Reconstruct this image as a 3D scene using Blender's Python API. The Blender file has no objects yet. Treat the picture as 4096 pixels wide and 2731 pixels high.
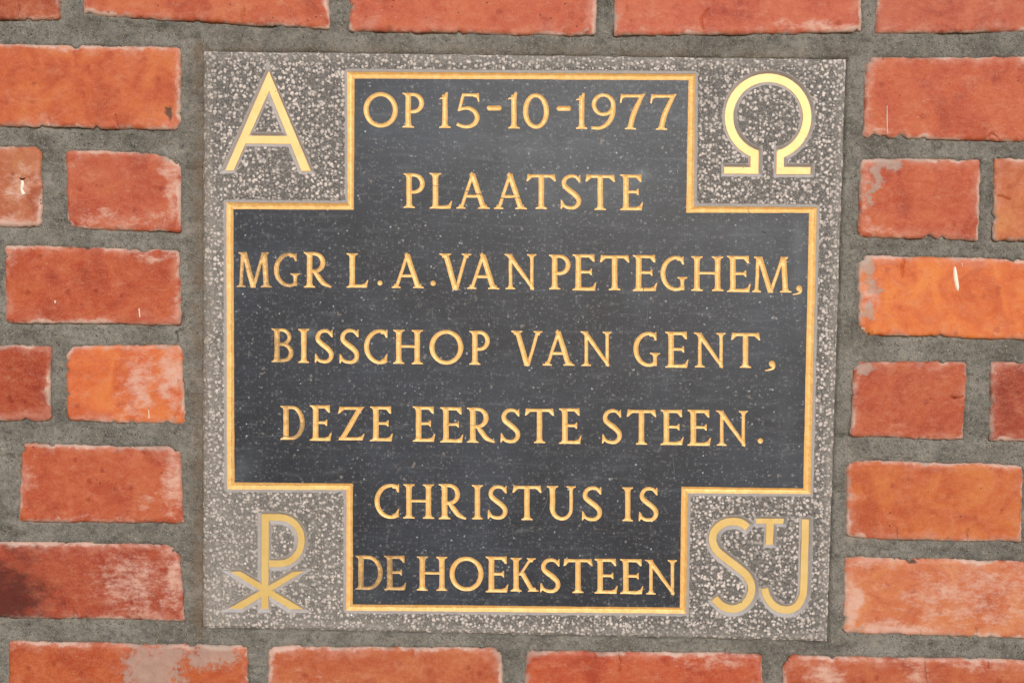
import bpy, math, random
import numpy as np
from mathutils import Vector, Matrix
from mathutils.geometry import delaunay_2d_cdt

SC = bpy.context.scene
COL = SC.collection
random.seed(7)

# ------------------------------------------------------------------ camera
IMG_W, IMG_H = 4096.0, 2731.0          # units of the measured positions
YAW, PITCH, ROLL = math.radians(0.85265), math.radians(-2.76443), math.radians(0.94739)
CAM = (0.0064825, -0.76421669, 0.0424842)
LENS = 35.0
F = LENS / 36.0 * IMG_W

def _rot(y, p, r):
    cy, sy, cp, sp, cr, sr = math.cos(y), math.sin(y), math.cos(p), math.sin(p), math.cos(r), math.sin(r)
    Ry = np.array([[cy, 0, sy], [0, 1, 0], [-sy, 0, cy]])
    Rx = np.array([[1, 0, 0], [0, cp, -sp], [0, sp, cp]])
    Rz = np.array([[cr, -sr, 0], [sr, cr, 0], [0, 0, 1]])
    return Ry @ Rx @ Rz
_B = np.array([[1, 0, 0], [0, 0, -1], [0, 1, 0]])      # wall frame (x right, y up, z out) -> world
RW = _B @ _rot(YAW, PITCH, ROLL)

cam_data = bpy.data.cameras.new('camera')
cam_data.sensor_width = 36.0
cam_data.lens = LENS
cam_data.clip_start = 0.01
cam_data.clip_end = 100.0
cam = bpy.data.objects.new('camera', cam_data)
COL.objects.link(cam)
cam.matrix_world = Matrix.Translation(CAM) @ Matrix(RW.tolist()).to_4x4()
SC.camera = cam

# ------------------------------------------------------------------ sky, sun, exposure
SUN_EL, SUN_AZ = math.radians(21), math.radians(10)    # low and almost square on to the wall
world = bpy.data.worlds.new('World')
SC.world = world
world.use_nodes = True
wn = world.node_tree
sky = wn.nodes.new('ShaderNodeTexSky')
sky.sky_type = 'NISHITA'
sky.sun_disc = False
sky.sun_elevation = SUN_EL
sky.sun_rotation = math.pi - SUN_AZ
sky.air_density = 1.0
sky.dust_density = 1.0
sky.ozone_density = 1.0
bg = wn.nodes['Background']
bg.inputs[1].default_value = 0.09
wn.links.new(sky.outputs[0], bg.inputs[0])

sun_data = bpy.data.lights.new('sun', 'SUN')
sun_data.energy = 2.1
sun_data.angle = math.radians(7)
sun_data.color = (1.0, 0.985, 0.975)
sun = bpy.data.objects.new('sun', sun_data)
COL.objects.link(sun)
to_sun = Vector((math.sin(SUN_AZ) * math.cos(SUN_EL), -math.cos(SUN_AZ) * math.cos(SUN_EL), math.sin(SUN_EL)))
sun.rotation_euler = to_sun.to_track_quat('Z', 'Y').to_euler()
sun.location = (0.5, -2, 2)

SC.view_settings.view_transform = 'Standard'
SC.view_settings.look = 'None'
SC.view_settings.gamma = 1.0
SC.view_settings.exposure = 0.15

# ------------------------------------------------------------------ measuring helpers
def at(P, depth=None):
    """measured positions -> world points on the wall's plane, 'depth' metres behind it"""
    P = np.asarray(P, float).reshape(-1, 2)
    d = np.stack([(P[:, 0] - IMG_W / 2) / F, -(P[:, 1] - IMG_H / 2) / F, -np.ones(len(P))], 1) @ RW.T
    t = (0 - CAM[1]) / d[:, 1]
    w = np.array(CAM) + d * t[:, None]
    w[:, 1] = 0 if depth is None else depth
    return w
K = 0.000190                                            # metres per measured unit on the wall

def lin(r, g, b):
    f = lambda c: (c / 255 / 12.92) if c / 255 <= 0.04045 else ((c / 255 + 0.055) / 1.055) ** 2.4
    return (f(r), f(g), f(b), 1.0)

def _hash(i, j, s):
    n = (i * 374761393 + j * 668265263 + s * 974634777) & 0xffffffff
    n = ((n ^ (n >> 13)) * 1274126177) & 0xffffffff
    return ((n ^ (n >> 16)) & 0xffffff) / float(0xffffff)

def vnoise(x, y, s=0):
    x = np.asarray(x, float); y = np.asarray(y, float)
    i = np.floor(x).astype(np.int64); j = np.floor(y).astype(np.int64)
    u = x - i; v = y - j
    u = u * u * (3 - 2 * u); v = v * v * (3 - 2 * v)
    a = _hash(i, j, s); b = _hash(i + 1, j, s); c = _hash(i, j + 1, s); d = _hash(i + 1, j + 1, s)
    return (a * (1 - u) + b * u) * (1 - v) + (c * (1 - u) + d * u) * v * 1.0

def fbm(x, y, s=0, o=4):
    r = 0; a = 0.5; t = 0
    for k in range(o):
        r = r + a * (vnoise(x, y, s + k * 17) * 2 - 1); t += a
        x = x * 2.03 + 5.1; y = y * 2.03 + 1.7; a *= 0.5
    return r / t

def smooth(e0, e1, x):
    t = np.clip((x - e0) / (e1 - e0), 0, 1)
    return t * t * (3 - 2 * t)

def inside(P, loop):
    P = np.asarray(P); x, y = P[:, 0], P[:, 1]
    L = np.asarray(loop); r = np.zeros(len(P), bool)
    x1, y1 = L[:, 0], L[:, 1]; x2, y2 = np.roll(x1, -1), np.roll(y1, -1)
    for a, b, c, d in zip(x1, y1, x2, y2):
        if b == d: continue
        m = ((b > y) != (d > y))
        r ^= m & (x < (c - a) * (y - b) / (d - b) + a)
    return r

def seg_dist(P, A, B, chunk=4000):
    """distance of each point to the nearest of the segments A-B"""
    P = np.asarray(P, float); out = np.empty(len(P))
    AB = B - A; L2 = (AB ** 2).sum(1) + 1e-12
    for s in range(0, len(P), chunk):
        q = P[s:s + chunk, None, :] - A[None]
        t = np.clip((q * AB).sum(2) / L2, 0, 1)
        d = q - t[..., None] * AB
        out[s:s + chunk] = np.sqrt((d ** 2).sum(2).min(1))
    return out

def densify(loop, step):
    out = []
    L = [np.asarray(p, float) for p in loop]
    for a, b in zip(L, L[1:] + L[:1]):
        n = max(1, int(math.ceil(np.hypot(*(b - a)) / step)))
        for k in range(n): out.append(a + (b - a) * k / n)
    return np.array(out)

def tri(points, edges):
    r = delaunay_2d_cdt([Vector((float(p[0]), float(p[1]))) for p in points], [(int(a), int(b)) for a, b in edges], [], 0, 1e-4)
    V = np.array([(v.x, v.y) for v in r[0]])
    T = np.array([f for f in r[2] if len(f) == 3])
    return V, T

def make_mesh(name, verts, faces, mats, parent=None, smoothf=False, attrs=None, origin=None, mat_idx=None):
    me = bpy.data.meshes.new(name)
    verts = np.asarray(verts, float)
    if origin is None: origin = verts.mean(0)
    me.from_pydata((verts - origin).tolist(), [], [list(map(int, f)) for f in faces])
    for m in (mats if isinstance(mats, (list, tuple)) else [mats]): me.materials.append(m)
    if attrs:
        for k, a in attrs.items():
            at_ = me.attributes.new(k, 'FLOAT', 'POINT')
            at_.data.foreach_set('value', np.asarray(a, np.float32))
    if smoothf: me.polygons.foreach_set('use_smooth', [True] * len(me.polygons))
    if mat_idx is not None: me.polygons.foreach_set('material_index', list(map(int, mat_idx)))
    me.update()
    o = bpy.data.objects.new(name, me)
    COL.objects.link(o)
    if parent is not None:
        o.parent = parent
        o.location = Vector(origin) - parent.location
    else: o.location = origin
    return o

def thing(name, loc, label, cat):
    o = bpy.data.objects.new(name, None)
    o.empty_display_size = 0.05
    COL.objects.link(o)
    o.location = loc; o['label'] = label; o['category'] = cat
    return o

# ------------------------------------------------------------------ materials
class Mat:
    def __init__(s, name):
        s.m = bpy.data.materials.new(name); s.m.use_nodes = True
        s.t = s.m.node_tree; s.b = s.t.nodes['Principled BSDF']
        s.pos = s.t.nodes.new('ShaderNodeNewGeometry').outputs['Position']
    def put(s, sock, v):
        if isinstance(v, bpy.types.NodeSocket): s.t.links.new(v, sock)
        elif v is not None: sock.default_value = v
    def attr(s, name):
        n = s.t.nodes.new('ShaderNodeAttribute'); n.attribute_name = name; return n.outputs['Fac']
    def objcol(s): return s.oi().outputs['Color']
    def oi(s):
        if not hasattr(s, '_oi'): s._oi = s.t.nodes.new('ShaderNodeObjectInfo')
        return s._oi
    def vec(s, scale=(1, 1, 1), shift=None, v=None):
        n = s.t.nodes.new('ShaderNodeMapping'); s.put(n.inputs[0], v or s.pos)
        n.inputs['Scale'].default_value = scale
        if shift is not None: s.put(n.inputs['Location'], shift)
        return n.outputs[0]
    def noise(s, scale, detail=3, rough=0.5, v=None, dist=0.0, color=False):
        n = s.t.nodes.new('ShaderNodeTexNoise'); s.put(n.inputs['Vector'], v or s.pos)
        n.inputs['Scale'].default_value = scale; n.inputs['Detail'].default_value = detail
        n.inputs['Roughness'].default_value = rough; n.inputs['Distortion'].default_value = dist
        return n.outputs[1 if color else 0]
    def voro(s, scale, v=None, rnd=1.0, feature='F1'):
        n = s.t.nodes.new('ShaderNodeTexVoronoi'); s.put(n.inputs['Vector'], v or s.pos)
        n.feature = feature
        n.inputs['Scale'].default_value = scale; n.inputs['Randomness'].default_value = rnd
        return n.outputs['Distance'], (n.outputs['Color'] if feature != 'DISTANCE_TO_EDGE' else None)
    def math(s, op, a, b=None, c=None):
        n = s.t.nodes.new('ShaderNodeMath'); n.operation = op
        s.put(n.inputs[0], a)
        if b is not None: s.put(n.inputs[1], b)
        if c is not None: s.put(n.inputs[2], c)
        return n.outputs[0]
    def vadd(s, a, b, sc=1.0):
        n = s.t.nodes.new('ShaderNodeVectorMath'); n.operation = 'MULTIPLY_ADD'
        s.put(n.inputs[0], b); n.inputs[1].default_value = (sc, sc, sc); s.put(n.inputs[2], a)
        return n.outputs[0]
    def step(s, v, a, b, lo=0.0, hi=1.0):
        n = s.t.nodes.new('ShaderNodeMapRange'); n.interpolation_type = 'SMOOTHSTEP'
        s.put(n.inputs[0], v); n.inputs[1].default_value = a; n.inputs[2].default_value = b
        n.inputs[3].default_value = lo; n.inputs[4].default_value = hi
        return n.outputs[0]
    def mix(s, f, a, b, mode='MIX'):
        n = s.t.nodes.new('ShaderNodeMix'); n.data_type = 'RGBA'; n.blend_type = mode
        s.put(n.inputs[0], f); s.put(n.inputs[6], a); s.put(n.inputs[7], b)
        return n.outputs[2]
    def sep(s, c):
        n = s.t.nodes.new('ShaderNodeSeparateColor'); s.put(n.inputs[0], c); return n.outputs
    def bump(s, h, dist, strength=1.0, normal=None):
        n = s.t.nodes.new('ShaderNodeBump'); s.put(n.inputs['Height'], h)
        n.inputs['Distance'].default_value = dist; n.inputs['Strength'].default_value = strength
        if normal is not None: s.put(n.inputs['Normal'], normal)
        return n.outputs[0]
    def done(s, color=None, rough=None, normal=None, metal=None, spec=None):
        s.put(s.b.inputs['Base Color'], color); s.put(s.b.inputs['Roughness'], rough)
        s.put(s.b.inputs['Metallic'], metal); s.put(s.b.inputs['Specular IOR Level'], spec)
        if normal is not None: s.put(s.b.inputs['Normal'], normal)
        return s.m

def brick_material():
    M = Mat('fired_brick')
    rnd = M.oi().outputs['Random']
    off = M.math('MULTIPLY', rnd, 37.0)
    v = M.vec((1, 1, 1), off)
    vs = M.vec((1, 1, 1.7), off)
    base = M.mix(1.0, M.objcol(), (0.81, 0.76, 0.63, 1), 'MULTIPLY')
    big = M.noise(34, 5, 0.62, v, 0.8)
    c = M.mix(M.step(big, 0.44, 0.64), base, M.mix(1.0, base, (1.12, 1.50, 1.45, 1), 'MULTIPLY'))
    c = M.mix(M.step(big, 0.49, 0.32), c, M.mix(1.0, base, (0.80, 0.62, 0.58, 1), 'MULTIPLY'))
    mott = M.noise(150, 5, 0.68, vs)
    c = M.mix(M.step(mott, 0.42, 0.70, 0, 0.20), c, lin(210, 134, 96))
    c = M.mix(M.step(mott, 0.46, 0.26, 0, 0.45), c, M.mix(1.0, base, (0.70, 0.55, 0.55, 1), 'MULTIPLY'))
    # fine sandy grain
    g = M.noise(1000, 3, 0.7, v)
    c = M.mix(M.step(g, 0.42, 0.70, 0, 0.17), c, lin(226, 164, 122))
    # iron spots
    d, cc = M.voro(95, M.vadd(v, M.noise(300, 2, 0.5, v, 0, True), 0.004))
    r = M.sep(cc)
    spot = M.math('MULTIPLY', M.step(d, 0.30, 0.12), M.step(r[0], 0.70, 0.78))
    c = M.mix(M.math('MULTIPLY', spot, 0.55), c, M.mix(1.0, base, (0.62, 0.38, 0.34, 1), 'MULTIPLY'))
    d2, cc2 = M.voro(170, v)
    pit = M.math('MULTIPLY', M.step(d2, 0.15, 0.06), M.step(M.sep(cc2)[1], 0.93, 0.95))
    # pale lime bloom: rim, patches and rubbed streaks
    wob = M.noise(230, 4, 0.7, v)
    wob2 = M.noise(70, 4, 0.65, v)
    edge = M.attr('edge')
    rimv = M.math('ADD', edge, M.math('MULTIPLY', M.math('SUBTRACT', wob, 0.5), 5.0))
    rimv = M.math('ADD', rimv, M.math('MULTIPLY', M.math('SUBTRACT', wob2, 0.44), 9.0))
    rimv = M.math('ADD', rimv, M.math('MULTIPLY', M.math('SUBTRACT', M.noise(24, 3, 0.6, v), 0.46), 16.0))
    rim = M.step(rimv, 3.0, 0.2, 0, 0.80)
    film = M.math('ADD', M.attr('film'), M.math('MULTIPLY', M.math('SUBTRACT', M.noise(85, 8, 0.80, vs), 0.5), 3.4))
    film = M.step(film, 0.30, 1.25, 0, 0.85)
    haze = M.step(M.noise(58, 7, 0.78, vs, 0.5), 0.50, 0.74, 0, 0.42)
    c = M.mix(haze, c, lin(212, 148, 116))
    fm = M.noise(420, 5, 0.75, v)
    c = M.mix(M.step(fm, 0.56, 0.74, 0, 0.26), c, lin(212, 146, 108))
    c = M.mix(M.step(fm, 0.44, 0.28, 0, 0.40), c, M.mix(1.0, base, (0.66, 0.50, 0.50, 1), 'MULTIPLY'))
    c = M.mix(film, c, M.mix(wob2, lin(206, 150, 124), lin(226, 192, 178)))
    soft = M.math('ADD', edge, M.math('MULTIPLY', M.math('SUBTRACT', M.noise(48, 6, 0.72, v), 0.46), 46.0))
    c = M.mix(M.step(soft, 10.0, -3.0, 0, 0.42), c, lin(212, 158, 138))
    c = M.mix(rim, c, lin(214, 182, 166))
    # short pale scratches
    ds, cs = M.voro(60, M.vec((0.35, 1, 2.2), off))
    sc = M.math('MULTIPLY', M.step(M.noise(900, 3, 0.7, M.vec((0.25, 1, 1.4), off)), 0.62, 0.70), M.step(M.noise(45, 2, 0.5, v), 0.52, 0.64))
    c = M.mix(M.math('MULTIPLY', sc, 0.5), c, lin(226, 184, 160))
    # grey mortar smeared over the face
    sm = M.math('ADD', M.attr('smear'), M.math('MULTIPLY', M.math('SUBTRACT', M.noise(130, 6, 0.8, v), 0.5), 2.1))
    smf = M.step(sm, 0.40, 0.74)
    es = M.math('ADD', edge, M.math('MULTIPLY', M.math('SUBTRACT', M.noise(33, 6, 0.75, v), 0.44), 50.0))
    es = M.math('ADD', es, M.math('MULTIPLY', M.math('SUBTRACT', wob, 0.5), 4.0))
    smf = M.math('MAXIMUM', smf, M.math('MULTIPLY', M.step(es, 2.4, -1.0, 0, 0.8), M.step(edge, 5.5, 1.0)))
    mcol = M.mix(M.noise(140, 4, 0.6, v), lin(140, 130, 120), lin(196, 178, 164))
    c = M.mix(M.math('MULTIPLY', smf, 0.68), c, mcol)
    # burnt / dirty patches
    bt = M.math('ADD', M.attr('burnt'), M.math('MULTIPLY', M.math('SUBTRACT', M.noise(90, 5, 0.7, vs), 0.5), 1.0))
    c = M.mix(M.step(bt, 0.35, 0.9, 0, 0.85), c, lin(74, 26, 22))
    sd = M.math('ADD', M.attr('soot'), M.math('MULTIPLY', M.math('SUBTRACT', M.noise(200, 4, 0.7, v), 0.5), 1.0))
    c = M.mix(M.step(sd, 0.45, 0.8, 0, 0.85), c, lin(66, 54, 46))
    c = M.mix(M.math('MULTIPLY', pit, 0.8), c, lin(70, 34, 28))
    h = M.math('ADD', M.math('MULTIPLY', M.noise(420, 5, 0.7, v), 0.7), M.math('MULTIPLY', mott, 0.6))
    h = M.math('SUBTRACT', h, M.math('MULTIPLY', pit, 0.7))
    h = M.math('ADD', h, M.math('MULTIPLY', smf, 0.35))
    h = M.math('ADD', h, M.math('MULTIPLY', g, 0.5))
    n = M.bump(h, 0.0004, 0.8)
    return M.done(c, 0.6, n, 0.0, 0.35)

def mortar_material():
    M = Mat('cement_mortar')
    a = M.noise(28, 5, 0.6, None, 0.4)
    b = M.noise(260, 5, 0.75)
    c = M.mix(M.step(a, 0.30, 0.72), lin(110, 107, 100), lin(152, 147, 138))
    c = M.mix(M.step(b, 0.52, 0.30, 0, 0.60), c, lin(66, 63, 59))
    c = M.mix(M.step(b, 0.52, 0.72, 0, 0.55), c, lin(168, 161, 151))
    mm = M.noise(75, 4, 0.65, M.vec((0.6, 1, 1.4)))
    c = M.mix(M.step(mm, 0.46, 0.30, 0, 0.55), c, lin(72, 69, 64))
    c = M.mix(M.step(mm, 0.56, 0.72, 0, 0.45), c, lin(166, 159, 150))
    d, cc = M.voro(1150)
    r = M.sep(cc)
    c = M.mix(M.math('MULTIPLY', M.step(d, 0.55, 0.2), M.step(r[0], 0.55, 0.9)), c, lin(150, 138, 118))
    c = M.mix(M.math('MULTIPLY', M.step(d, 0.6, 0.2), M.step(r[1], 0.62, 0.9)), c, lin(74, 70, 64))
    c = M.mix(M.math('MULTIPLY', M.step(d, 0.45, 0.15), M.step(r[2], 0.955, 0.97)), c, lin(214, 206, 190))
    dg, cg_ = M.voro(560)
    rg = M.sep(cg_)
    c = M.mix(M.math('MULTIPLY', M.step(dg, 0.34, 0.16), M.step(rg[0], 0.72, 0.95)), c, lin(170, 156, 134))
    c = M.mix(M.math('MULTIPLY', M.step(dg, 0.42, 0.20), M.step(rg[1], 0.88, 0.98)), c, lin(58, 55, 50))
    rust = M.math('MULTIPLY', M.attr('rust'), M.step(M.noise(70, 4, 0.65), 0.30, 0.62))
    c = M.mix(M.math('MULTIPLY', rust, 0.55), c, lin(122, 98, 74))
    pale = M.step(M.math('ADD', M.attr('pale'), M.math('MULTIPLY', M.math('SUBTRACT', M.noise(120, 4, 0.7), 0.5), 1.2)), 0.45, 0.95)
    c = M.mix(M.math('MULTIPLY', pale, 0.5), c, lin(176, 156, 138))
    c = M.mix(M.math('MULTIPLY', M.attr('crack'), 0.8), c, lin(48, 44, 40))
    h = M.math('ADD', M.math('MULTIPLY', M.noise(620, 4, 0.7), 0.9), M.math('MULTIPLY', b, 0.7))
    return M.done(c, 0.9, M.bump(h, 0.0015, 1.0), 0.0, 0.2)

def slate_material():
    M = Mat('polished_bluestone')
    cloud = M.noise(9, 6, 0.62, None, 0.5)
    brushed = M.noise(150, 5, 0.7, M.vec((0.2, 1, 1.3)), 0.4)
    brv = M.noise(110, 5, 0.7, M.vec((1.3, 1, 0.25)), 0.4)
    c = M.mix(M.step(cloud, 0.32, 0.72), lin(41, 45, 53), lin(59, 65, 75))
    c = M.mix(M.step(brushed, 0.50, 0.74, 0, 0.30), c, lin(112, 116, 122))
    c = M.mix(M.step(brv, 0.54, 0.76, 0, 0.14), c, lin(112, 116, 122))
    c = M.mix(M.step(brushed, 0.46, 0.28, 0, 0.35), c, lin(46, 47, 50))
    m2 = M.noise(330, 5, 0.75)
    c = M.mix(M.step(m2, 0.54, 0.74, 0, 0.42), c, lin(120, 116, 114))
    c = M.mix(M.step(m2, 0.46, 0.26, 0, 0.5), c, lin(38, 38, 41))
    m3 = M.noise(820, 3, 0.7)
    c = M.mix(M.step(m3, 0.54, 0.74, 0, 0.35), c, lin(124, 124, 126))
    # pale fossil fragments of three sizes, then bright crystals
    for sc, thr, rad, col, amt in ((230, 0.76, 0.24, (120, 114, 110), 0.34), (120, 0.94, 0.14, (146, 134, 124), 0.55), (480, 0.62, 0.34, (116, 116, 118), 0.42),
                                   (330, 0.90, 0.24, (150, 146, 142), 0.55), (600, 0.975, 0.32, (190, 198, 208), 0.7), (300, 0.990, 0.17, (224, 230, 236), 0.9)):
        wv = M.vadd(M.vec((1, 1, 1)), M.noise(sc * 1.6, 3, 0.6, None, 0, True), 1.3 / sc)
        d, cc = M.voro(sc, wv)
        r = M.sep(cc)
        rad_r = M.math('MULTIPLY', M.math('ADD', r[2], 0.55), rad)
        dd = M.math('DIVIDE', d, rad_r)
        f = M.math('MULTIPLY', M.step(dd, 1.15, 0.75), M.step(r[0], thr, thr + 0.02))
        c = M.mix(M.math('MULTIPLY', f, amt), c, lin(*col))
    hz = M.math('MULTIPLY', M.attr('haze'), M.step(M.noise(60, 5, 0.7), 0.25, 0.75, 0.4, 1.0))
    c = M.mix(M.math('MULTIPLY', hz, 0.62), c, lin(132, 140, 146))  # dust haze, with painted sheen on the upper centre
    # scratches
    sc_ = M.math('MULTIPLY', M.attr('scratch'), M.step(M.noise(260, 3, 0.6), 0.35, 0.6))
    c = M.mix(M.math('MULTIPLY', sc_, 0.8), c, lin(140, 144, 148))
    n = M.bump(M.math('ADD', M.noise(500, 4, 0.7), M.math('MULTIPLY', brushed, 0.6)), 0.00012, 0.6)
    return M.done(c, M.step(m2, 0.3, 0.7, 0.37, 0.50), n, 0.0, 0.33)

def hammered_material():
    M = Mat('bush_hammered_stone')
    wv = M.vadd(M.vec((1, 1, 1)), M.noise(260, 3, 0.6, None, 0, True), 0.0032)
    big = M.noise(24, 5, 0.65)
    fine = M.noise(800, 4, 0.75)
    base = M.mix(M.step(fine, 0.34, 0.66), lin(72, 69, 67), lin(136, 131, 125))
    tot = None
    for sc, thr, rr in ((268, 0.08, 0.55), (400, 0.40, 0.54)):
        d, cc = M.voro(sc, wv)
        r = M.sep(cc)
        lim = M.math('MULTIPLY', M.math('ADD', M.math('MULTIPLY', r[1], 0.7), 0.5), rr)
        dot = M.math('MULTIPLY', M.step(M.math('DIVIDE', d, lim), 1.10, 0.45), M.step(r[0], thr, thr + 0.3, 0, 1.0))
        tot = dot if tot is None else M.math('MAXIMUM', tot, dot)
    light = M.mix(M.step(M.noise(180, 3, 0.6), 0.35, 0.65), lin(240, 224, 214), lin(216, 204, 197))
    amt = M.math('MULTIPLY', tot, M.step(big, 0.28, 0.66, 0.62, 0.98))
    c = M.mix(amt, base, light)
    c = M.mix(M.math('MULTIPLY', M.attr('pale'), M.step(fine, 0.2, 0.8, 0.35, 0.75)), c, lin(176, 168, 158))
    dc, cg = M.voro(300)
    c = M.mix(M.math('MULTIPLY', M.step(dc, 0.28, 0.18), M.step(M.sep(cg)[0], 0.985, 0.99)), c, lin(238, 240, 244))
    sm = M.attr('smooth')
    smn = M.step(M.math('ADD', sm, M.math('MULTIPLY', M.math('SUBTRACT', M.noise(330, 4, 0.7), 0.5), 0.9)), 0.40, 0.62)
    c = M.mix(smn, c, M.mix(M.noise(200, 4, 0.7), lin(142, 136, 134), lin(188, 180, 174)))
    rust = M.math('MULTIPLY', M.attr('rust'), M.step(M.noise(110, 4, 0.65), 0.30, 0.60))
    c = M.mix(M.math('MULTIPLY', rust, 0.5), c, lin(120, 102, 84))
    h = M.math('ADD', M.math('MULTIPLY', M.math('MULTIPLY', tot, M.math('SUBTRACT', 1.0, smn)), 0.9), M.math('MULTIPLY', fine, 0.5))
    return M.done(c, 0.7, M.bump(h, 0.0006, 0.8), 0.0, 0.35)

def bevel_material():
    M = Mat('smooth_cut_stone')
    c = M.mix(M.noise(260, 4, 0.7), lin(160, 157, 158), lin(202, 194, 190))
    return M.done(c, 0.6, M.bump(M.noise(700, 3, 0.7), 0.0003, 0.6), 0.0, 0.35)

def gold_material():
    M = Mat('gilding')
    col = M.objcol()
    n1 = M.noise(240, 4, 0.65)
    c = M.mix(M.step(n1, 0.35, 0.7), M.mix(1.0, col, (0.93, 0.84, 0.72, 1), 'MULTIPLY'), M.mix(1.0, col, (1.03, 1.08, 1.2, 1), 'MULTIPLY'))
    # bright flecks along the bottom of the cut, worn leaf, and the border groove's painted shade
    g = M.noise(1500, 2, 0.6)
    c = M.mix(M.math('MULTIPLY', M.step(g, 0.55, 0.68), M.attr('floor')), c, lin(255, 226, 160))
    w = M.math('ADD', M.attr('wear_shade'), M.math('MULTIPLY', M.math('SUBTRACT', M.noise(320, 5, 0.75), 0.5), 1.5))
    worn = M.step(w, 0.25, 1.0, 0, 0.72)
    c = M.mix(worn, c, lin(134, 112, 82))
    bmp = M.bump(M.math('ADD', M.noise(650, 3, 0.65), M.math('MULTIPLY', M.noise(170, 2, 0.5), 0.8)), 0.0005, 0.7)
    return M.done(c, 0.5, bmp, 0.2, 0.5)

def brass_material():
    M = Mat('brass_inlay')
    col = M.objcol()
    n1 = M.noise(70, 4, 0.6)
    c = M.mix(M.step(n1, 0.35, 0.7), col, M.mix(1.0, col, (0.95, 0.90, 0.78, 1), 'MULTIPLY'))
    c = M.mix(M.step(M.noise(240, 5, 0.75), 0.60, 0.78, 0, 0.45), c, lin(150, 128, 70))
    d, cc = M.voro(260)
    c = M.mix(M.math('MULTIPLY', M.step(d, 0.14, 0.08), M.step(M.sep(cc)[0], 0.9, 0.92)), c, lin(70, 62, 44))
    bmp = M.bump(M.noise(420, 4, 0.7), 0.0003, 0.7)
    return M.done(c, 0.48, bmp, 0.15, 0.5)

def paint_material():
    M = Mat('dried_white_paint')
    return M.done(M.mix(M.noise(500, 3, 0.6), lin(236, 222, 196), lin(252, 244, 228)), 0.35, M.bump(M.noise(600, 2), 0.0003, 0.5), 0, 0.5)

def drilled_material():
    M = Mat('dark_hole')
    return M.done(M.mix(M.noise(500, 3, 0.6), lin(38, 26, 22), lin(70, 50, 40)), 0.95, None, 0, 0.1)

BRICK, MORTAR, SLATE, HAMMER, BEVEL, GOLD, BRASS, PAINT, HOLE = (brick_material(), mortar_material(), slate_material(),
    hammered_material(), bevel_material(), gold_material(), brass_material(), paint_material(), drilled_material())

# ------------------------------------------------------------------ the foundation stone: outlines
STONE = np.array([[814.3, 205.5], [3384, 238.3], [3308.4, 2562.5], [810.2, 2508.9]])
CROSS_OUT = np.array([[1388.7, 287], [2781, 296], [2776.4, 825], [3267.9, 828], [3242.9, 1974.5], [2752.6, 1970.9], [2745, 2452.3],
                      [1384.6, 2440.4], [1385.7, 1957.8], [908.4, 1956.6], [905.5, 809], [1390.5, 813]])
CROSS_IN = np.array([[1418.5, 314.5], [2753.8, 321.7], [2744.8, 850.7], [3236.3, 851.8], [3213, 1951.9], [2725.8, 1944.7], [2718.9, 2428.4],
                     [1411.4, 2415.3], [1411.4, 1932.8], [938.2, 1928], [933.5, 837], [1415.5, 838.8]])

def wobble(P, amp=1.0, fr=0.03, s=3):
    P = np.asarray(P, float).copy()
    x, y = P[:, 0] * fr, P[:, 1] * fr
    P[:, 0] += amp * fbm(x, y, s); P[:, 1] += amp * fbm(x + 31, y + 17, s + 5)
    return P

# ------------------------------------------------------------------ letters (units: cap height = 1, y up)
T, H_ = 0.156, 0.097

def cat(pts, ws, n=7):
    P = np.array(pts, float); Wd = np.array(ws, float)
    out, ow = [], []
    for i in range(len(P) - 1):
        p0 = P[max(i - 1, 0)]; p1 = P[i]; p2 = P[i + 1]; p3 = P[min(i + 2, len(P) - 1)]
        for k in range(n):
            t = k / n
            out.append(0.5 * ((2 * p1) + (-p0 + p2) * t + (2 * p0 - 5 * p1 + 4 * p2 - p3) * t * t + (-p0 + 3 * p1 - 3 * p2 + p3) * t ** 3))
            ow.append(Wd[i] * (1 - t) + Wd[i + 1] * t)
    out.append(P[-1]); ow.append(Wd[-1])
    return np.array(out), np.array(ow)

def sweep(P, w):
    P = np.asarray(P, float); w = np.broadcast_to(np.asarray(w, float), (len(P),))
    d = np.gradient(P, axis=0); d /= np.linalg.norm(d, axis=1)[:, None] + 1e-9
    n = np.stack([-d[:, 1], d[:, 0]], 1)
    return [np.concatenate([P + n * w[:, None] / 2, (P - n * w[:, None] / 2)[::-1]])]

def curve(pts, ws, n=7): return sweep(*cat(pts, ws, n))
def poly(*p): return [np.array(p, float)]

def ring(cx, cy, rx, ry, wx=0.143, wy=0.115, n=44):
    a = np.linspace(0, 2 * math.pi, n, endpoint=False)
    ca, sa = np.cos(a), np.sin(a)
    return [np.stack([cx + rx * ca, cy + ry * sa], 1), np.stack([cx + (rx - wx) * ca, cy + (ry - wy) * sa], 1)]

def stem(xc, y0=0., y1=1., w=T, sb=(.085, .085), st=(.085, .085)):
    h = w / 2; r = []
    def end(y, d, l, rr):
        a = [(xc - h, y + d * .13), (xc - h - .3 * l, y + d * .058), (xc - h - l, y + d * .032), (xc - h - l * 1.05, y)]
        b = [(xc + h + rr * 1.05, y), (xc + h + rr, y + d * .032), (xc + h + .3 * rr, y + d * .058), (xc + h, y + d * .13)]
        return a, b
    a, b = end(y0, 1, *sb); c, d = end(y1, -1, *st)
    return [np.array(a + b + d[::-1] + c[::-1], float)]

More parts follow.
